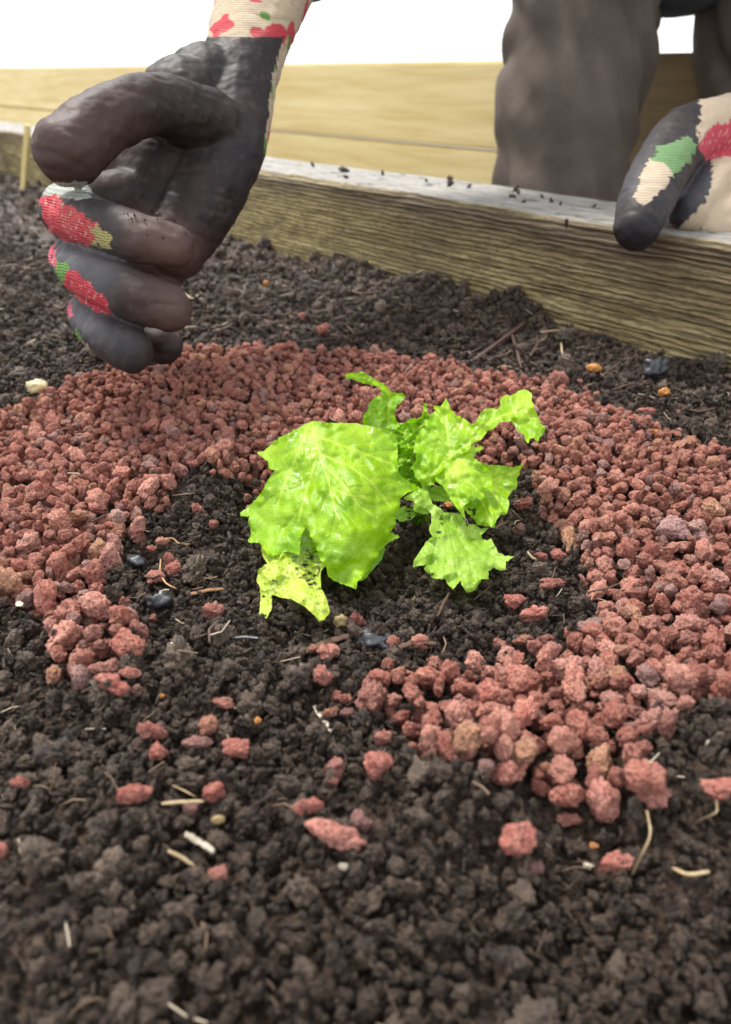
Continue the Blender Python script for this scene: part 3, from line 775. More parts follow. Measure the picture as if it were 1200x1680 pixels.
stick('twig', [(776, 592), (812, 566), (862, 530)], 11, REDTWIG, 'straight dark red brown twig leaning on the far soil by the sleeper', 'twig', arch=.002)
stick('twig', [(738, 576), (765, 582), (790, 570)], 6, REDTWIG, 'short thin twig lying left of the dark red brown twig', 'twig')
stick('twig', [(840, 548), (848, 572), (856, 604)], 7, BARK, 'brown forked twig pointing at the camera from the far soil', 'twig')
stick('wood_splinter', [(888, 545), (925, 541), (962, 540)], 7, STRAW, 'tan splinter lying at the foot of the sleeper', 'splinter')
stick('wood_splinter', [(930, 548), (955, 545), (978, 545)], 12, BARK, 'dark wood flake right of the tan splinter at the sleeper', 'splinter')
for t in [([(655, 498), (690, 512), (722, 506)], 6, 'thin dark twig on the far soil halfway along the sleeper'), ([(560, 470), (590, 482), (628, 478)], 5, 'thin dark twig near the sleeper in the centre left of the far soil'),
          ([(870, 585), (884, 562), (880, 548)], 6, 'short upright brown twig left of the tan splinter'), ([(1005, 640), (1040, 628), (1066, 634)], 5, 'brown stalk on the far right soil behind the gravel rim'),
          ([(420, 520), (452, 530), (486, 522)], 5, 'brown stalk on the far soil right of the gloved fingers'), ([(1120, 668), (1148, 676), (1180, 668)], 6, 'brown stalk lying on the soil by the right edge')]:
    stick('twig', t[0], t[1], BARK, t[2], 'twig', arch=.001)
stick('straw', [(921, 562), (924, 590)], 5, STRAW, 'short pale straw standing up from the far soil', 'straw', arch=.004)
stick('twig', [(985, 618), (1010, 600), (1035, 584)], 6, REDTWIG, 'thin reddish twig on the far soil at the right, beside orange bark', 'twig')
stick('twig', [(300, 480), (318, 492), (345, 462)], 5, STRAW, 'thin pale twigs beside the fingertips on the far soil', 'twig')
stick('straw', [(290, 545), (303, 532), (318, 520)], 5, STRAW, 'pale straw bit right of the gloved fingertips', 'straw')
stick('straw', [(352, 540), (376, 527)], 4, STRAW, 'thin pale fibre on the far soil left of centre', 'straw')
stick('bark_strip', [(484, 1078), (530, 1055), (586, 1040)], 22, BARK, 'long fibrous brown bark strip on the soil below the lettuce', 'bark', flat=.35, jit=.3)
stick('bark_strip', [(655, 1062), (685, 1052), (716, 1056)], 17, BARK, 'short dark bark strip behind the near gravel bank', 'bark', flat=.4, jit=.3)
stick('bark_strip', [(312, 975), (340, 968), (368, 966)], 14, plain_wood('red_bark', (.16, .075, .035), (.34, .18, .09), (160, 900, 900), .6, .0005), 'reddish bark flake on the soil left of the torn leaf', 'bark', flat=.3, jit=.25)
stick('wood_chip', [(516, 1158), (530, 1178), (545, 1202)], 14, PALE, 'shredded white wood chip on the near soil', 'chip', flat=.3, jit=.35)
stick('straw', [(265, 1319), (300, 1316), (335, 1315)], 9, STRAW, 'pale straw lying flat between two red stones in the near soil', 'straw')
stick('wood_chip', [(304, 1368), (325, 1380), (352, 1398)], 15, PALE, 'blurred whitish chip in the near soil, left of the salmon wedge', 'chip', flat=.35, jit=.3)
stick('straw', [(276, 1396), (300, 1408), (322, 1424)], 9, STRAW, 'blurred straw piece in the near soil under the whitish chip', 'straw')
stick('straw', [(268, 1282), (300, 1296), (322, 1308)], 3, STRAW, 'very thin fibre arching over the near soil above the pale straw', 'straw', arch=.003)
stick('rootlet', [(264, 918), (262, 940), (272, 958), (290, 966)], 4, simple_mat('root', (.30, .17, .07), (.44, .28, .13)), 'curled orange rootlet on the soil at the left inner rim', 'root', arch=.002, taper=.9)
stick('rootlet', [(262, 884), (285, 882), (292, 892), (312, 893)], 3, simple_mat('root', (.34, .2, .09), (.5, .32, .15)), 'thin branching rootlet above the low pink stones', 'root', taper=.9)
stick('twig', [(738, 972), (728, 990), (718, 1012)], 6, BARK, 'short brown stalk leaning on the soil under the pale leaf', 'twig', arch=.002)
stick('twig', [(820, 950), (800, 966), (778, 984)], 4, REDTWIG, 'thin grey twig running from under the pale leaf', 'twig')
stick('stone_chip', [(384, 1046), (405, 1044), (425, 1047)], 9, CHARC, 'thin grey slate chip on the soil left of the bark strip', 'chip', flat=.3)
stick('straw', [(1062, 1330), (1070, 1370), (1050, 1410), (1035, 1440)], 4, STRAW, 'long curved grass stem in the blurred near soil at the right', 'straw', arch=.006, taper=.9)
stick('straw', [(1105, 1425), (1130, 1436), (1165, 1430)], 10, STRAW, 'blurred pale straw at the lower right', 'straw')
stick('straw', [(1150, 1345), (1178, 1333), (1176, 1312)], 3, STRAW, 'thin stem bent over the grey clods at the right edge', 'straw', arch=.004)
stick('rootlet', [(150, 856), (172, 846), (190, 838)], 6, REDTWIG, 'short twig lying on the left gravel bank', 'twig')
stick('straw', [(1083, 1235), (1066, 1252)], 3, PALE, 'tiny white stem at the corner of the near gravel bank', 'straw')
def lump(name, px, py, wp, hp, mat, label, cat, seed, flat=1, cuts=3, amp=.14):
    V, F = stone_shape(seed, 3, cuts, amp, 4, (1, .8, .75), .06); x, y = gxy(px, py + hp * .25, .003); z = top_z(x, y)
    d = depth_at(px, py, z); ws, hs = wp / 1200 * d, hp / 1200 * d
    q = Gd(px, py, z + hs * .3)
    o = mesh_obj(name, V * np.array([ws, ws * .8, hs * 1.1]), F, mat); o.location = Vector(q); o.rotation_euler = (.2, 0, random.uniform(-.6, .6))
    return tag(o, label, cat)
lump('bark_chip', 976, 604, 26, 18, ORANGE, 'orange bark chip on the far soil right of the upright stone', 'bark', 1)
lump('bark_chip', 1091, 644, 22, 20, ORANGE, 'round orange bark chip on the far right soil', 'bark', 2)
lump('bark_chip', 1072, 709, 22, 12, ORANGE, 'small orange flake at the right back rim of the gravel', 'bark', 3)
lump('bark_chip', 981, 1387, 38, 18, ORANGE, 'blurred orange yellow chip in the near soil at the right', 'bark', 4)
lump('bark_chip', 437, 467, 12, 15, ORANGE, 'tiny orange chip on the far soil right of the glove', 'bark', 5)
lump('bark_chip', 423, 1182, 16, 14, ORANGE, 'small orange flake on the soil in the lower middle left', 'bark', 6)
lump('bark_chip', 266, 1142, 10, 9, ORANGE, 'tiny yellow flake right of the big round stone', 'bark', 7)
lump('bark_chip', 738, 828, 22, 10, ORANGE, 'bright orange chip in the gap under the lettuce leaves', 'bark', 8)
lump('bark_chip', 560, 1020, 28, 28, OCHRE, 'mossy ochre crumb left of the small dark red stone', 'bark', 9)
lump('grain', 358, 1345, 22, 20, OCHRE, 'round ochre grain in the near soil', 'grain', 10, cuts=0, amp=.04)
lump('white_pebble', 563, 1421, 16, 26, PALE, 'blurred white pebble nearest below the salmon wedge', 'pebble', 11)
lump('white_pebble', 966, 1421, 20, 20, PALE, 'blurred white pebble beside the nearest bright red stone', 'pebble', 12)
lump('white_pebble', 1163, 1221, 14, 26, PALE, 'small white shell-like chip at the right end of the near bank', 'pebble', 13)
lump('white_pebble', 32, 991, 16, 8, PALE, 'tiny pale chip on the soil at the left foot of the bank', 'pebble', 14)
lump('cream_stone', 60, 634, 42, 26, CREAM, 'cream and yellow stone behind the left gravel bank', 'stone', 15)
lump('charcoal_lump', 222, 920, 34, 26, CHARC, 'shiny blue black charcoal lump at the left inner rim', 'charcoal', 16)
lump('charcoal_lump', 615, 1050, 62, 34, CHARC, 'wide blue black clod right of the bark strip', 'charcoal', 17, cuts=1, amp=.22)
lump('charcoal_lump', 1078, 602, 46, 34, CHARC, 'blurred blue black clod on the far soil below the right glove', 'charcoal', 18, cuts=1, amp=.22)
lump('charcoal_lump', 262, 985, 44, 34, CHARC, 'dark blue black clod under the curled rootlet', 'charcoal', 19, cuts=1, amp=.22)

# loose fibres strewn through the soil
V = []; F = []
NF = 14000
fx = rng.uniform(-.42, .42, NF); fy = .04 + .95 * rng.random(NF) ** 1.5
fok = (behind(fx, fy) < -.004) & ((ring_sd(fx, fy) < .002) | (rng.random(NF) < .04) | (fy > .5)) & ((fy > .21) | (rng.random(NF) < .35))
for x, y in zip(fx[fok], fy[fok]):
    z = top_z(x, y); L = random.choice((.6, 1, 1, 1.6)) * random.uniform(.0018, .006) * (1 + 1.8 * y); a = random.uniform(0, 6.28); b = random.uniform(-.35, .35)
    d = Vector((math.cos(a), math.sin(a), b)); sdv = Vector((-math.sin(a), math.cos(a), 0)) ; wd = random.uniform(.00005, .0002) * (1 + 1.8 * y) * (1 if random.random() < .93 else 2.2)
    c = Vector((x, y, z + .0006)); bend = Vector((0, 0, 1)).lerp(sdv, .6) * random.uniform(-.3, .3) * L
    base = len(V)
    for t in (-.5, 0, .5):
        p = c + d * L * t + bend * (1 - 4 * t * t)
        V += [p + sdv * wd, p + Vector((0, 0, wd * 1.4)), p - sdv * wd]
    for q in (0, 3):
        F += [(base + q, base + q + 1, base + q + 4, base + q + 3), (base + q + 1, base + q + 2, base + q + 5, base + q + 4), (base + q + 2, base + q, base + q + 3, base + q + 5)]
m = M('fibre'); ge = m.n('ShaderNodeNewGeometry')
m.l(m.ramp(ge.outputs['Random Per Island'], [(0, (.03, .018, .012)), (.5, (.09, .052, .032)), (.75, (.22, .14, .08)), (.92, (.42, .32, .2)), (1, (.55, .48, .36))]), m.p.inputs['Base Color'])
m.set('Roughness', .6)
o = mesh_obj('plant_fibres', [tuple(v) for v in V], F, m.m); tag(o, 'fine rootlets and straw fibres strewn through the dark soil', 'fibres', kind='stuff')

# ------------------------------------------------------------------ the lettuce
_h4 = HM[:HM.shape[0] // 4 * 4, :HM.shape[1] // 4 * 4].reshape(HM.shape[0] // 4, 4, HM.shape[1] // 4, 4).max((1, 3))
for _ in range(2):
    _p = np.pad(_h4, 1, mode='edge'); _h4 = sum(_p[a:a + _h4.shape[0], b:b + _h4.shape[1]] for a in range(3) for b in range(3)) / 9
def hms(x, y):
    u = np.clip((x - GX0) / RES / 4 - .5, 0, _h4.shape[0] - 2); v = np.clip((y - GY0) / RES / 4 - .5, 0, _h4.shape[1] - 2)
    i, j = u.astype(int), v.astype(int); a, b = u - i, v - j
    return (_h4[i, j] * (1 - a) + _h4[i + 1, j] * a) * (1 - b) + (_h4[i, j + 1] * (1 - a) + _h4[i + 1, j + 1] * a) * b
def rbf(ctrl):
    c = np.array(ctrl, float); P = c[:, :2] / 100; n = len(c)
    def phi(r): return np.where(r > 1e-9, r * r * np.log(np.maximum(r, 1e-9)), 0)
    A = np.zeros((n + 3, n + 3)); R_ = np.linalg.norm(P[:, None] - P[None], axis=2)
    A[:n, :n] = phi(R_) + np.eye(n) * .002; A[:n, n] = 1; A[:n, n + 1:] = P; A[n, :n] = 1; A[n + 1:, :n] = P.T
    s = np.linalg.solve(A, np.concatenate([c[:, 2], [0, 0, 0]]))
    def f(x, y):
        q = np.stack([x, y], -1) / 100; r_ = np.linalg.norm(q[:, None] - P[None], axis=2)
        return phi(r_) @ s[:n] + s[n] + q @ s[n + 1:]
    return f
def densify(poly, step, tooth, seed):
    r = np.random.default_rng(seed); out = []
    n = len(poly); area = sum(poly[i][0] * poly[(i + 1) % n][1] - poly[(i + 1) % n][0] * poly[i][1] for i in range(n))
    sg = 1 if area > 0 else -1
    for i in range(n):
        a = np.array(poly[i], float); b = np.array(poly[(i + 1) % n], float); d = b - a; L = np.hypot(*d); k = max(1, int(L / step))
        nrm = np.array([d[1], -d[0]]) / max(L, 1e-6) * sg
        for j in range(k):
            t = j / k; p = a + d * t
            if j and L > 9: p = p + nrm * tooth * (r.random() ** 1.6 * (1 if j % 2 else -.2)) 
            out.append(tuple(p))
    return out
def leaf(name, root, poly, ctrl, veins, mat, seed, crumple=.0016, freq=1 / 26, bulge=.0011, tooth=2.2, mud=(), tones=(), label=None, holes=()):
    bd = densify(poly, 4.2, tooth, seed)
    bx = np.array(bd); x0, y0 = bx.min(0); x1, y1 = bx.max(0)
    st = 2.3
    gx_, gy_ = np.meshgrid(np.arange(x0, x1, st), np.arange(y0, y1, st)); gx_ = gx_.ravel() + rng.uniform(-.5, .5, gx_.size); gy_ = gy_.ravel() + rng.uniform(-.5, .5, gy_.size)
    ins = pip(gx_, gy_, bd); gx_, gy_ = gx_[ins], gy_[ins]
    ins = seg_dist(gx_, gy_, bd, True) > 1.3; gx_, gy_ = gx_[ins], gy_[ins]
    pts = [Vector(p) for p in bd] + [Vector((a, b)) for a, b in zip(gx_, gy_)]
    n = len(bd)
    vo, _, fo, _, _, _ = delaunay_2d_cdt(pts, [(i, (i + 1) % n) for i in range(n)], [], 1, 1e-4)
    v = np.array([q[:] for q in vo]); x, y = v[:, 0], v[:, 1]
    # branch veins off the main ones
    r = np.random.default_rng(seed + 50); br = []
    for vn in veins:
        vn = [np.array(p, float) for p in vn]
        tot = sum(np.hypot(*(vn[i + 1] - vn[i])) for i in range(len(vn) - 1)); k = int(tot / 20); side = 1
        for j in range(1, k + 1):
            t = j / (k + 1) * (len(vn) - 1); i = min(int(t), len(vn) - 2); p = vn[i] + (vn[i + 1] - vn[i]) * (t - i)
            d = vn[i + 1] - vn[i]; d = d / np.hypot(*d); side = -side
            a = side * r.uniform(.55, .95); L = r.uniform(25, 55)
            pl = [p]; 
            for q in range(4):
                c_, s_ = math.cos(a), math.sin(a); dd = np.array([d[0] * c_ - d[1] * s_, d[0] * s_ + d[1] * c_]); pl.append(pl[-1] + dd * L / 4); a *= r.uniform(.7, 1.1)
            br.append(pl)
    dm = np.full(len(x), 99.0); dbv = np.full(len(x), 99.0)
    for vn in veins: dm = np.minimum(dm, seg_dist(x, y, vn))
    for pl in br: dbv = np.minimum(dbv, seg_dist(x, y, pl))
    de = seg_dist(x, y, bd, True)
    vein = np.clip(.85 * np.exp(-(dm / 1.7) ** 2) + .5 * np.exp(-(dbv / 1.2) ** 2), 0, 1)
    dep = rbf(ctrl)(x, y)
    nn = fbm(x * freq, y * freq, seed * 1.7, 3, .5)
    vv = 1 - np.exp(-np.minimum(dm, dbv * 1.2) / 7)
    dep = dep + crumple * nn - bulge * vv + crumple * 1.5 * np.exp(-de / 7) * perlin(x / 15, y / 15, seed + 3.3)
    Pw = W(x, y, dep) if False else np.stack([(x - 600) / 1200 * dep, dep * cs + (840 - y) / 1200 * dep * sn, CAM_H - dep * sn + (840 - y) / 1200 * dep * cs], 1)
    kk = sn + (y - 840) / 1200 * cs
    for _ in range(3):
        zf = hms(Pw[:, 0], Pw[:, 1]) + .0006
        dep = np.where(Pw[:, 2] < zf, (CAM_H - zf) / kk, dep)
        Pw = np.stack([(x - 600) / 1200 * dep, dep * cs + (840 - y) / 1200 * dep * sn, CAM_H - dep * sn + (840 - y) / 1200 * dep * cs], 1)
    Pl = Pw - np.array(root.location)
    o = mesh_obj(name, Pl, [tuple(f) for f in fo], mat, root)
    me = o.data
    for nm, val in (('vein', vein), ('tone', sum((a * np.exp(-(((x - cx_) ** 2 + (y - cy_) ** 2) / rr ** 2)) for cx_, cy_, rr, a in tones), np.zeros(len(x)))),
                    ('mud', sum((np.clip(1.3 * sstep(.05, .3, fbm(x / 9, y / 5, seed + 9.0, 3)) * (np.hypot(x - cx_, y - cy_) < rr), 0, 1) for cx_, cy_, rr in mud), np.zeros(len(x))))):
        a = me.attributes.new(nm, 'FLOAT', 'POINT'); a.data.foreach_set('value', np.clip(val, 0, 1).astype(np.float32))
    uvl = me.uv_layers.new(name='UVMap'); li = np.empty(len(me.loops), np.int32); me.loops.foreach_get('vertex_index', li)
    uvl.data.foreach_set('uv', (np.stack([x, y], 1)[li] / 100).astype(np.float32).ravel())
    if label: o['label'] = label
    return o
LR = empty('lettuce_seedling', Vector(Gd(690, 850, -.002)))
tag(LR, 'bright lime green lettuce seedling drooping on dark soil within the gravel ring', 'lettuce')

leaf('leaf', LR, [(567, 614), (578, 611), (585, 613), (592, 609), (605, 615), (615, 622), (623, 627), (633, 633), (642, 644), (652, 645), (660, 644), (666, 649),
     (660, 658), (650, 668), (647, 678), (650, 690), (662, 700), (658, 720), (640, 730), (615, 725), (600, 710), (597, 696), (596, 682), (604, 672), (605, 663), (610, 657), (615, 653), (621, 648), (628, 652),
     (627, 643), (622, 635), (610, 631), (593, 627), (578, 622), (567, 621)],
     [(567, 617, .262), (605, 623, .266), (640, 650, .272), (660, 652, .268), (600, 690, .264), (640, 700, .266), (625, 670, .268), (645, 725, .262)],
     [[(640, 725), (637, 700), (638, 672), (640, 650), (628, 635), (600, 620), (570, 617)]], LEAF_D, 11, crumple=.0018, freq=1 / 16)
leaf('leaf', LR, [(640, 712), (648, 700), (655, 694), (664, 694), (667, 692), (675, 686), (685, 688), (692, 683), (695, 672), (697, 660), (702, 663), (700, 673), (703, 683), (712, 690), (716, 712),
     (712, 740), (712, 765), (700, 790), (692, 803), (670, 812), (648, 800), (636, 760)],
     [(645, 710, .256), (698, 662, .262), (700, 700, .258), (665, 750, .250), (690, 790, .250), (650, 795, .250), (675, 715, .254)],
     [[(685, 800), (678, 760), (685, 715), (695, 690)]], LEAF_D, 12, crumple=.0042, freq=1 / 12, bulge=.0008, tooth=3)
leaf('leaf', LR, [(705, 688), (705, 682), (715, 674), (712, 665), (723, 667), (728, 660), (732, 653), (736, 660), (740, 672), (750, 682), (763, 687), (773, 696), (782, 692), (787, 680),
     (795, 671), (803, 670), (817, 671), (822, 665), (822, 653), (830, 648), (838, 649), (847, 645), (855, 640), (867, 641), (873, 645), (873, 658),
     (878, 673), (885, 687), (888, 695), (896, 701), (893, 710), (885, 718), (882, 727), (877, 718), (870, 720), (867, 728), (862, 720), (860, 713),
     (850, 707), (845, 697), (839, 691), (827, 692), (820, 693), (812, 702), (800, 707), (793, 717), (785, 724), (773, 729), (770, 738), (750, 750), (733, 762), (722, 775), (712, 795), (696, 797), (684, 785),
     (677, 768), (683, 755), (682, 742), (680, 727), (690, 707), (698, 700), (696, 690)],
     [(700, 785, .243), (690, 730, .249), (732, 656, .262), (740, 720, .250), (770, 715, .248), (800, 690, .252), (850, 650, .254), (872, 660, .248), (890, 703, .240), (866, 722, .238), (720, 775, .243), (845, 675, .246)],
     [[(700, 790), (722, 765), (745, 745), (772, 725), (800, 695), (830, 680), (862, 672), (880, 700)], [(740, 748), (735, 715), (732, 680)], [(835, 680), (860, 655)]],
     LEAF, 13, crumple=.0026, freq=1 / 34, tones=[(760, 690, 25, .5), (860, 660, 22, .6)])
leaf('leaf', LR, [(760, 760), (777, 752), (790, 759), (803, 763), (823, 764), (842, 767), (860, 762), (853, 773), (848, 787), (849, 798), (838, 808), (833, 817), (836, 828), (832, 843),
     (822, 844), (815, 853), (812, 866), (802, 862), (787, 862), (778, 852), (765, 838), (755, 815), (750, 785)],
     [(765, 770, .246), (820, 775, .250), (858, 764, .253), (800, 800, .243), (835, 830, .241), (810, 862, .233), (770, 835, .241)],
     [[(765, 785), (800, 790), (825, 783), (850, 772)], [(765, 785), (790, 820), (806, 855)], [(790, 790), (815, 815), (830, 835)]], LEAF, 14, crumple=.0024, freq=1 / 34, mud=[(772, 840, 11)])
leaf('leaf', LR, [(715, 772), (722, 765), (738, 753), (755, 742), (768, 732), (777, 729), (780, 735), (790, 731), (794, 734), (790, 738), (780, 742), (777, 752), (792, 762), (806, 775), (808, 790), (803, 802),
     (793, 807), (796, 813), (794, 821), (783, 817), (772, 822), (762, 830), (763, 850), (757, 843), (742, 823), (733, 807), (727, 797), (716, 790)],
     [(718, 780, .2425), (755, 745, .245), (778, 732, .246), (750, 790, .236), (795, 775, .241), (794, 815, .236), (762, 846, .231), (735, 800, .238)],
     [[(715, 782), (745, 775), (775, 772), (803, 780)], [(730, 780), (750, 805), (760, 840)], [(745, 775), (775, 795), (792, 812)], [(735, 775), (758, 755), (775, 735)]],
     LEAF, 15, crumple=.0020, freq=1 / 34, tones=[(745, 770, 28, .8)])
leaf('leaf', LR, [(700, 803), (712, 798), (727, 797), (736, 812), (742, 822), (728, 823), (712, 822), (703, 815)],
     [(702, 806, .250), (725, 800, .250), (738, 820, .247), (712, 820, .247)], [[(705, 805), (735, 818)]], LEAF_P, 16, crumple=.0008)
leaf('leaf', LR, [(662, 818), (671, 812), (682, 805), (693, 801), (702, 805), (706, 816), (710, 827), (719, 832), (730, 841), (743, 841), (754, 843), (761, 852), (766, 863), (772, 860), (780, 860), (790, 868), (803, 865), (795, 873), (790, 878), (792, 884),
     (800, 887), (806, 883), (812, 895), (818, 907), (829, 913), (845, 913), (830, 921), (831, 934), (821, 936), (810, 931), (801, 937), (802, 950), (790, 950), (783, 964),
     (776, 970), (766, 972), (761, 964), (757, 953), (750, 959), (744, 967), (737, 961), (730, 950), (713, 949), (702, 940), (696, 933), (700, 926), (689, 928),
     (678, 931), (679, 920), (691, 902), (702, 887), (710, 880), (704, 869), (708, 858), (708, 843), (700, 834), (688, 827), (673, 821)],
     [(670, 818, .240), (695, 805, .243), (712, 835, .239), (715, 865, .231), (745, 850, .240), (765, 875, .234), (800, 890, .231), (843, 914, .223), (815, 930, .219), (770, 968, .2085), (745, 925, .217),
      (742, 964, .2095), (705, 938, .2165), (680, 928, .2165), (700, 900, .224), (780, 910, .222)],
     [[(715, 838), (735, 865), (760, 880), (790, 890)], [(735, 865), (742, 900), (750, 950)], [(740, 868), (765, 905), (775, 960)], [(755, 878), (790, 905), (825, 920)], [(722, 850), (715, 885), (705, 925)]],
     LEAF_P, 17, crumple=.0026, freq=1 / 30, bulge=.0012, mud=[(730, 853, 9), (720, 872, 6), (706, 942, 7)])
leaf('leaf', LR, [(455, 880), (430, 880), (429, 897), (431, 912), (439, 925), (426, 933), (421, 950), (427, 965), (428, 985), (425, 1007), (437, 1015), (446, 998), (446, 976), (452, 977), (462, 981), (475, 980), (488, 985), (505, 985),
     (528, 970), (527, 962), (526, 945), (527, 937), (535, 928), (530, 915), (521, 897), (515, 875), (512, 850), (495, 845), (470, 850)],
     [(430, 905, .222), (425, 945, .212), (437, 1010, .2005), (500, 870, .236), (515, 885, .233), (530, 925, .221), (525, 965, .208), (475, 978, .2045), (475, 930, .214)],
     [[(500, 860), (495, 905), (470, 945), (440, 975)], [(495, 905), (515, 940)]], LEAF_Y, 18, crumple=.003, freq=1 / 26, mud=[(515, 912, 15), (505, 935, 20), (517, 958, 12), (450, 955, 5), (484, 918, 6)],
     label='torn yellowish lower leaf smeared with black soil')
leaf('leaf', LR, [(462, 980), (466, 963), (475, 954), (490, 949), (500, 951), (508, 964), (518, 969), (529, 968), (536, 982), (542, 1004), (532, 1017), (524, 1021), (517, 1010), (500, 995), (478, 983)],
     [(465, 978, .200), (485, 950, .205), (510, 965, .202), (540, 1003, .194), (525, 1018, .1925), (500, 980, .195)],
     [[(475, 965), (505, 980), (530, 1005)]], LEAF_Y, 19, crumple=.0012, freq=1 / 15, tooth=1)
leaf('leaf', LR, [(600, 905), (625, 895), (633, 900), (628, 915), (612, 935), (598, 950), (585, 955), (590, 930)],
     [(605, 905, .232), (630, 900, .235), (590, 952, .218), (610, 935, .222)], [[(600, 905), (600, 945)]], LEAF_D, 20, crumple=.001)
leaf('leaf', LR, [(648, 838), (665, 830), (685, 830), (688, 838), (678, 850), (660, 856), (648, 850)],
     [(650, 845, .243), (685, 832, .247), (670, 852, .243)], [[(685, 832), (650, 848)]], LEAF_P, 21, crumple=.001, mud=[(675, 840, 12)])
leaf('leaf', LR, [(515, 690), (530, 693), (555, 694), (580, 694), (596, 697), (612, 700), (630, 703), (645, 709), (652, 722), (653, 745), (651, 765), (658, 782), (676, 793), (688, 799), (692, 806), (680, 806), (668, 808),
     (655, 820), (656, 831), (647, 845), (651, 859), (640, 873), (656, 881), (640, 888), (622, 905), (620, 915), (607, 932), (597, 945), (586, 955), (585, 967),
     (572, 962), (552, 954), (539, 946), (535, 930), (525, 915), (516, 892), (507, 870), (502, 865), (495, 877), (492, 895), (492, 911), (480, 907), (473, 904),
     (450, 912), (445, 917), (432, 900), (426, 891), (407, 889), (412, 877), (411, 865), (407, 857), (410, 847), (395, 847), (394, 841), (407, 832), (420, 820), (434, 800),
     (440, 787), (445, 780), (451, 771), (441, 768), (440, 757), (431, 750), (422, 742), (434, 740), (447, 727), (462, 716), (486, 705), (497, 697)],
     [(515, 691, .2475), (580, 695, .2495), (645, 710, .2475), (650, 760, .2405), (690, 803, .239), (655, 830, .234), (652, 880, .231), (620, 910, .221), (585, 962, .2095), (540, 945, .211),
      (540, 800, .2235), (600, 800, .2265), (500, 865, .2195), (480, 780, .2315), (445, 912, .218), (408, 888, .226), (396, 843, .236), (440, 800, .235), (424, 743, .248), (470, 720, .244), (540, 730, .2375), (580, 880, .2145)],
     [[(512, 692), (518, 720), (528, 755), (540, 790), (548, 830), (560, 860)], [(516, 760), (508, 790), (498, 820), (490, 855)], [(505, 700), (490, 740), (470, 785), (455, 830)],
      [(530, 760), (560, 790), (590, 830), (620, 850)], [(525, 745), (570, 762), (610, 790), (640, 830)], [(520, 715), (560, 730), (600, 745), (640, 760)], [(605, 745), (585, 755), (578, 768)], [(545, 800), (570, 812), (600, 815)]],
     LEAF, 22, crumple=.0030, freq=1 / 60, bulge=.0011, tones=[(513, 712, 16, 1.0), (520, 740, 13, .8), (440, 735, 14, .5), (590, 700, 30, .5), (578, 893, 10, .3)],
     label='largest leaf, broad and drooping with pale midrib')
# pale stalk at the heart
V, F = tube([Gd(690, 850, -.002), Gd(692, 838, .006), W(696, 812, .250), W(702, 792, .247)], [.0035, .003, .0026, .002], 10, .8, .08)
mesh_obj('stalk', [tuple(Vector(v) - LR.location) for v in V], F, LEAF_P, LR)
for nm in ('vein', 'tone', 'mud'): pass

# ------------------------------------------------------------------ gloves and the person wearing them
def blob(chains, voxel, smooth_it=6):
    bm = bmesh.new(); base, bf = ICO[3]
    V = []; F = []
    for ch in chains:
        ch = [(np.array(p, float), r) for p, r in ch]
        for i in range(len(ch)):
            p0, r0 = ch[i]
            if i + 1 < len(ch):
                p1, r1 = ch[i + 1]; L = np.linalg.norm(p1 - p0); k = max(1, int(L / (min(r0, r1) * .16)))
            else: p1, r1, k = p0, r0, 1
            for j in range(k):
                t = j / k; c = p0 + (p1 - p0) * t; r_ = r0 + (r1 - r0) * t
                V.append(base * 2 * r_ + c); F.append(bf + len(base) * (len(V) - 1))
    V = np.concatenate(V); F = np.concatenate(F)
    o = mesh_obj('tmp', V, F, None)
    md = o.modifiers.new('r', 'REMESH'); md.mode = 'VOXEL'; md.voxel_size = voxel
    ms = o.modifiers.new('s', 'SMOOTH'); ms.factor = .5; ms.iterations = smooth_it
    dg = bpy.context.evaluated_depsgraph_get(); me = bpy.data.meshes.new_from_object(o.evaluated_get(dg))
    bpy.data.objects.remove(o)
    n = len(me.vertices); co = np.empty(n * 3, np.float32); me.vertices.foreach_get('co', co)
    nr = np.empty(n * 3, np.float32); me.vertices.foreach_get('normal', nr)
    return me, co.reshape(-1, 3).astype(float), nr.reshape(-1, 3).astype(float)
def curve(pts, n=6):                       # smooth a chain of (px, py, depth, r_px) into world points
    P = [(*W(a, b, d), r / 1200 * d) for a, b, d, r in pts]; P = np.array(P)
    Q = [P[0]]
    for i in range(len(P) - 1):
        p0 = P[max(i - 1, 0)]; p1 = P[i]; p2 = P[i + 1]; p3 = P[min(i + 2, len(P) - 1)]
        for k in range(1, n + 1):
            t = k / n; Q.append(.5 * ((2 * p1) + (p2 - p0) * t + (2 * p0 - 5 * p1 + 4 * p2 - p3) * t * t + (3 * p1 - p0 - 3 * p2 + p3) * t ** 3))
    return [(q[:3], max(q[3], .003)) for q in Q]
PR = empty('person', (.30, .80, -.15)); tag(PR, 'person kneeling behind the sleeper in brown trousers and floral dark coated garden gloves', 'person')

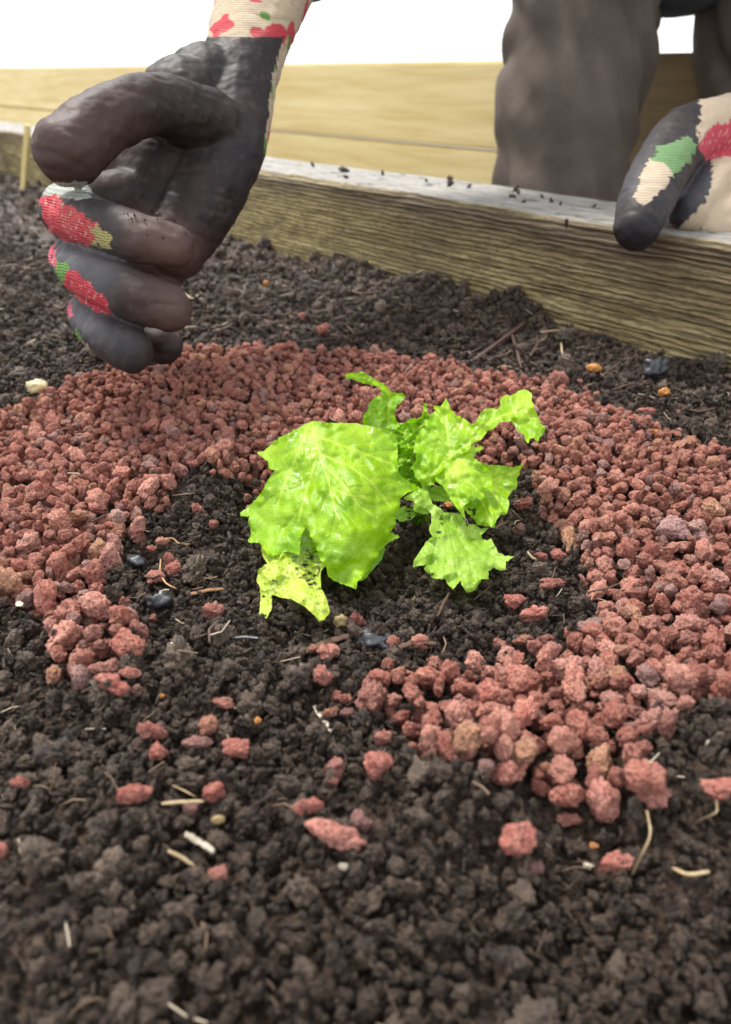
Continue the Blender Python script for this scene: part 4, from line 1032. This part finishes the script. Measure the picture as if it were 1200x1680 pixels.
RED = (.50, .035, .06); GREEN = (.10, .24, .05); KNIT = (.50, .41, .29); MINT = (.36, .40, .36); PINK = (.62, .10, .16)
def paint(me, co, nr, coats, fabrics, back, scale=60.):
    x, y, d = to_px(co); n = len(co)
    view = co - np.array([0, 0, CAM_H]); view /= np.linalg.norm(view, axis=1)[:, None]
    facing = -(nr * view).sum(1)
    jx = x + 6.5 * fbm(co[:, 0] * 260, co[:, 1] * 260, co[:, 2] * 260, 2); jy = y + 6.5 * perlin(co[:, 0] * 300 + 9, co[:, 1] * 300, co[:, 2] * 300)
    col = np.tile(np.array([.030, .030, .034]), (n, 1)); wsum = np.full(n, .15); acc = col * .15
    for cx_, cy_, rr, c in coats:
        w_ = np.exp(-((x - cx_) ** 2 + (y - cy_) ** 2) / rr ** 2); acc += w_[:, None] * np.array(c); wsum += w_
    col = acc / wsum[:, None]; fab = np.zeros(n)
    # back of the hand: printed knit, cream with red and green blotches
    bk = back(co, nr, facing, x, y)
    pat = fbm(co[:, 0] * scale, co[:, 1] * scale, co[:, 2] * scale, 3); pat2 = fbm(co[:, 0] * scale + 20, co[:, 1] * scale, co[:, 2] * scale, 2)
    pc = np.tile(np.array(KNIT), (n, 1)); pc[pat > .22] = RED; pc[(pat2 > .35) & (pat <= .22)] = GREEN
    col = np.where(bk[:, None] > .5, pc, col); fab = np.maximum(fab, (bk > .5) * 1.0)
    for poly, c in fabrics:
        i_ = pip(jx, jy, poly) & (facing > -.25)
        col[i_] = c; fab[i_] = 1
        if c[0] > c[1] * 2: k_ = i_ & (perlin(x / 3.2 + y / 14, y / 8 - x / 18, 3.3) > .42); col[k_] = (.60, .30, .25)
    a = me.color_attributes.new('paint', 'FLOAT_COLOR', 'POINT'); a.data.foreach_set('color', np.concatenate([col, np.ones((n, 1))], 1).astype(np.float32).ravel())
    a = me.attributes.new('fabric', 'FLOAT', 'POINT'); a.data.foreach_set('value', fab.astype(np.float32))
def finish(me, co, nr, amp, freq, name, mat, parent, crease=0):
    if crease:                             # creases where the rubber folds
        a = np.abs(perlin(co[:, 0] * 45 + co[:, 2] * 30, co[:, 1] * 45, co[:, 2] * 75)); b = np.abs(perlin(co[:, 0] * 70, co[:, 1] * 200, co[:, 2] * 200 + 4))
        co = co - nr * (crease * (1 - sstep(0, .22, a)) * sstep(-.1, .3, perlin(co[:, 0] * 30, co[:, 1] * 30, co[:, 2] * 30)) + crease * .16 * (1 - sstep(0, .5, b)))[:, None]
    co = co + nr * (amp * fbm(co[:, 0] * freq, co[:, 1] * freq, co[:, 2] * freq, 3))[:, None]
    loc = np.array(parent.location); me.vertices.foreach_set('co', (co - loc).astype(np.float32).ravel()); me.update()
    me.name = name; me.materials.clear(); me.materials.append(mat); me.polygons.foreach_set('use_smooth', [True] * len(me.polygons))
    o = bpy.data.objects.new(name, me); COL.objects.link(o); o.parent = parent; return o

# glove over the gravel: loose fist seen from the palm side, thumb on top
ch = [curve([(215, 318, .322, 40), (150, 330, .312, 40), (106, 346, .296, 41), (160, 366, .277, 42), (224, 389, .269, 40), (284, 404, .272, 36)]),
      curve([(230, 420, .325, 38), (160, 420, .314, 38), (120, 428, .300, 38), (162, 457, .280, 42), (224, 486, .271, 42), (275, 505, .274, 40)]),
      curve([(240, 500, .325, 36), (180, 508, .312, 36), (147, 516, .300, 35), (174, 548, .284, 38), (214, 574, .276, 39)]),
      curve([(270, 490, .330, 34), (235, 525, .322, 32), (232, 556, .312, 31), (270, 568, .300, 30)]),
      curve([(392, 130, .350, 62), (376, 230, .338, 62), (332, 330, .330, 61), (285, 402, .327, 56)]),
      curve([(340, 150, .345, 70), (270, 250, .335, 72), (240, 340, .332, 60), (260, 430, .332, 50)]),
      curve([(300, 170, .335, 70), (250, 300, .340, 60), (250, 470, .334, 40)]), curve([(230, 200, .335, 60), (185, 285, .332, 50), (200, 360, .335, 45)]),
      curve([(345, 205, .325, 54), (258, 172, .300, 48), (176, 196, .280, 50), (112, 248, .268, 57)]),
      curve([(392, 130, .350, 62), (410, 60, .365, 66), (432, -10, .385, 74), (455, -80, .41, 84)])]
me, co, nr = blob(ch, .0008, 7)
BRN = (.085, .052, .044); BRN2 = (.16, .095, .08); BLU = (.17, .19, .215); BLK = (.022, .017, .018)
coats = [(110, 240, 70, (.13, .075, .06)), (200, 200, 60, BRN), (280, 400, 40, (.30, .17, .14)), (230, 375, 30, (.22, .14, .12)), (150, 340, 40, (.045, .05, .055)), (180, 380, 25, (.05, .05, .055)), (285, 505, 40, (.20, .125, .105)),
         (220, 480, 36, (.085, .06, .055)), (125, 415, 34, BLU), (160, 440, 30, BLU), (150, 520, 30, BLU), (190, 560, 40, (.075, .075, .085)), (270, 575, 22, (.03, .024, .024)),
         (330, 300, 110, BLK), (400, 300, 60, (.03, .027, .034)), (420, 260, 40, (.035, .035, .05))]
fabrics = [([(62, 296), (110, 298), (146, 300), (150, 318), (128, 330), (98, 322), (70, 326)], MINT),
           ([(60, 322), (92, 318), (118, 338), (150, 360), (165, 372), (180, 404), (140, 400), (105, 396), (84, 380), (70, 350)], RED),
           ([(146, 368), (170, 374), (184, 388), (180, 408), (152, 402)], (.36, .34, .12)),
           ([(78, 370), (86, 380), (90, 420), (92, 440), (80, 430)], PINK),
           ([(88, 424), (112, 432), (116, 446), (106, 466), (92, 460)], GREEN),
           ([(108, 444), (122, 446), (150, 466), (176, 494), (184, 516), (160, 512), (128, 492), (106, 470)], RED),
           ([(106, 486), (113, 488), (120, 518), (112, 520)], PINK), ([(120, 540), (130, 548), (138, 566), (124, 560)], GREEN),
           ([(132, 560), (142, 566), (164, 594), (150, 590)], KNIT)]
def back_l(co, nr, facing, x, y):
    return ((facing < -.25) & (x > 60)).astype(float) * 1.0 + ((y < 60) | ((x > 434) & (y < 275) & (facing < .35))) * 1.0
paint(me, co, nr, coats, fabrics, back_l)
gl = finish(me, co, nr, .0006, 110, 'glove', GLOVE, PR, .0004)
gl['label'] = 'glove in a loose fist above the gravel, coating dusted brown'

# soil crumbs stuck on the forefinger
ax, ay, _ = to_px(co); msk = pip(ax, ay, [(180, 330), (240, 340), (300, 358), (328, 400), (318, 425), (280, 400), (225, 385)]) & ((nr * (co - np.array([0, 0, CAM_H]))).sum(1) < 0)
ids = np.flatnonzero(msk); ids = rng.choice(ids, min(len(ids), 45), replace=False)
sz = rng.uniform(.0004, .0011, len(ids))
stuff_points('clinging_crumbs', co[ids] + nr[ids] * .0002, rng.uniform(0, 6.3, (len(ids), 3)), np.stack([sz, sz * .8, sz * .7], 1), rng.integers(0, 8, len(ids)), CRUMBS[:8], 'fine soil crumbs clinging to the gloved forefinger', 'soil')
# glove gripping the sleeper
ch = [curve([(1190, 215, .415, 52), (1128, 225, .398, 50), (1086, 278, .372, 48), (1060, 332, .352, 45), (1046, 372, .345, 38)]),
      curve([(1230, 285, .42, 44), (1180, 292, .400, 34), (1155, 316, .383, 32), (1131, 345, .375, 33)]),
      curve([(1240, 345, .405, 50), (1190, 358, .388, 38), (1146, 362, .380, 27)]),
      curve([(1270, 385, .395, 42), (1215, 378, .386, 34), (1160, 372, .380, 23)]),
      curve([(1190, 220, .42, 60), (1270, 260, .42, 85), (1340, 250, .43, 80)]),
      curve([(1205, 345, .398, 56), (1285, 350, .400, 90)]),
      curve([(1270, 255, .42, 85), (1350, 180, .445, 78), (1420, 90, .47, 90)])]
me, co, nr = blob(ch, .0010, 6)
coats = [(1040, 380, 60, (.025, .027, .036)), (1030, 300, 30, (.075, .08, .10)), (1085, 300, 40, (.03, .03, .04)), (1128, 335, 26, (.085, .10, .125)), (1160, 290, 18, (.11, .13, .16)), (1128, 272, 26, (.006, .006, .008))]  # last, blackest spot paints the shaded gap between the fingers onto the coating
fabrics = [([(1066, 262), (1084, 246), (1120, 236), (1146, 236), (1128, 268), (1104, 284), (1094, 306), (1070, 330), (1052, 336), (1040, 326), (1046, 290)], (.50, .41, .30)),
           ([(1070, 262), (1078, 240), (1128, 222), (1144, 236), (1136, 262), (1104, 290), (1094, 270)], (.12, .25, .10)),
           ([(1170, 262), (1168, 300), (1158, 330), (1134, 356), (1112, 376), (1120, 420), (1500, 420), (1500, 120), (1150, 130), (1146, 236), (1170, 262)], (.53, .43, .31)),
           ([(1146, 238), (1160, 262), (1178, 258), (1236, 254), (1246, 222), (1206, 196), (1166, 206)], (.50, .05, .09)),
           ([(1094, 372), (1108, 370), (1108, 384), (1092, 380)], RED), ([(1146, 376), (1160, 380), (1172, 398), (1150, 400)], (.04, .05, .02))]
def back_r(co, nr, facing, x, y): return ((facing < -.3) & (x > 1110)) * 1.0 + (x > 1300)
paint(me, co, nr, coats, fabrics, back_r)
gr_ = finish(me, co, nr, .0005, 110, 'glove', GLOVE, PR, .0004); gr_['label'] = 'glove gripping the sleeper, cream knit with red and green print'

# body, clothes (mostly above the frame)
def cap(pts): return [(np.array(p[:3]), p[3]) for p in pts]
wl = W(455, -80, .41); wr = W(1420, 90, .47)
sh_l, sh_r = (.13, .66, .58), (.47, .68, .58)
el_l = (.055, .63, .31); el_r = (.50, .62, .30)
me, co, nr = blob([cap([(.19, .735, -.08, .040), (.192, .785, .08, .042), (.218, .87, .28, .055), (.30, .80, .50, .09), (.30, .70, .64, .05), (.30, .66, .72, .045)]), cap([(.408, .75, -.08, .04), (.388, .88, .28, .055), (.30, .80, .5, .09)]),
                   cap([(*sh_l, .04), (*el_l, .033), (*wl, .022)]), cap([(*sh_r, .04), (*el_r, .033), (*wr, .022)]), cap([(*sh_l, .04), (.30, .74, .60, .06), (*sh_r, .04)]),
                   cap([(.189, .74, -.085, .04), (.19, 1.08, -.095, .03)]), cap([(.41, .76, -.085, .04), (.41, 1.10, -.095, .03)]),
                   cap([(.30, .63, .77, .075), (.30, .64, .83, .085)]), cap([(.30, .585, .735, .035), (.30, .60, .74, .05)]), cap([(.30, .552, .795, .008), (.30, .548, .775, .013)]),
                   cap([(.215, .64, .80, .012), (.215, .645, .785, .014)]), cap([(.385, .64, .80, .012), (.385, .645, .785, .014)])], .006, 4)
finish(me, co, nr, 0, 1, 'body', SKIN, PR)
me, co, nr = blob([cap([(.30, .665, .86, .09), (.30, .68, .80, .092), (.30, .69, .74, .07)])], .006, 3); finish(me, co, nr, .004, 30, 'hair', HAIR, PR)
for ex in (.27, .33):
    me, co, nr = blob([cap([(ex, .558, .806, .010)])], .002, 1); finish(me, co, nr, 0, 1, 'eye', PALE, PR)
me, co, nr = blob([cap([(.278, .548, .742, .006), (.30, .545, .74, .007), (.322, .548, .742, .006)])], .002, 1); finish(me, co, nr, 0, 1, 'mouth', simple_mat('lips', (.4, .15, .12), (.45, .18, .14)), PR)
me, co, nr = blob([cap([(.189, .73, -.085, .066), (.189, .775, .08, .069), (.215, .87, .28, .085), (.30, .86, .33, .12)]), cap([(.41, .75, -.085, .066), (.39, .88, .28, .085), (.30, .86, .33, .12)]),
                   cap([(.189, .73, -.085, .06), (.19, 1.02, -.09, .05)]), cap([(.41, .75, -.085, .06), (.41, 1.04, -.09, .05)])], .005, 4)
fold = np.abs(perlin(co[:, 0] * 30 + co[:, 2] * 13, co[:, 1] * 12, co[:, 2] * 5)); co = co - nr * (.010 * (1 - sstep(0, .45, fold)))[:, None]
finish(me, co, nr, .002, 22, 'trousers', TROUSER, PR)
me, co, nr = blob([cap([(.30, .86, .30, .125), (.30, .78, .46, .125), (.30, .72, .58, .11), (.30, .70, .66, .06)]), cap([(*sh_l, .06), (.30, .73, .59, .08), (*sh_r, .06)]),
                   cap([(*sh_l, .06), (*el_l, .048), (*(np.array(wl) * .92 + np.array(el_l) * .08), .036)]), cap([(*sh_r, .06), (*el_r, .048), (*(np.array(wr) * .9 + np.array(el_r) * .1), .038)])], .006, 4)
finish(me, co, nr, .004, 20, 'jacket', JACKET, PR)
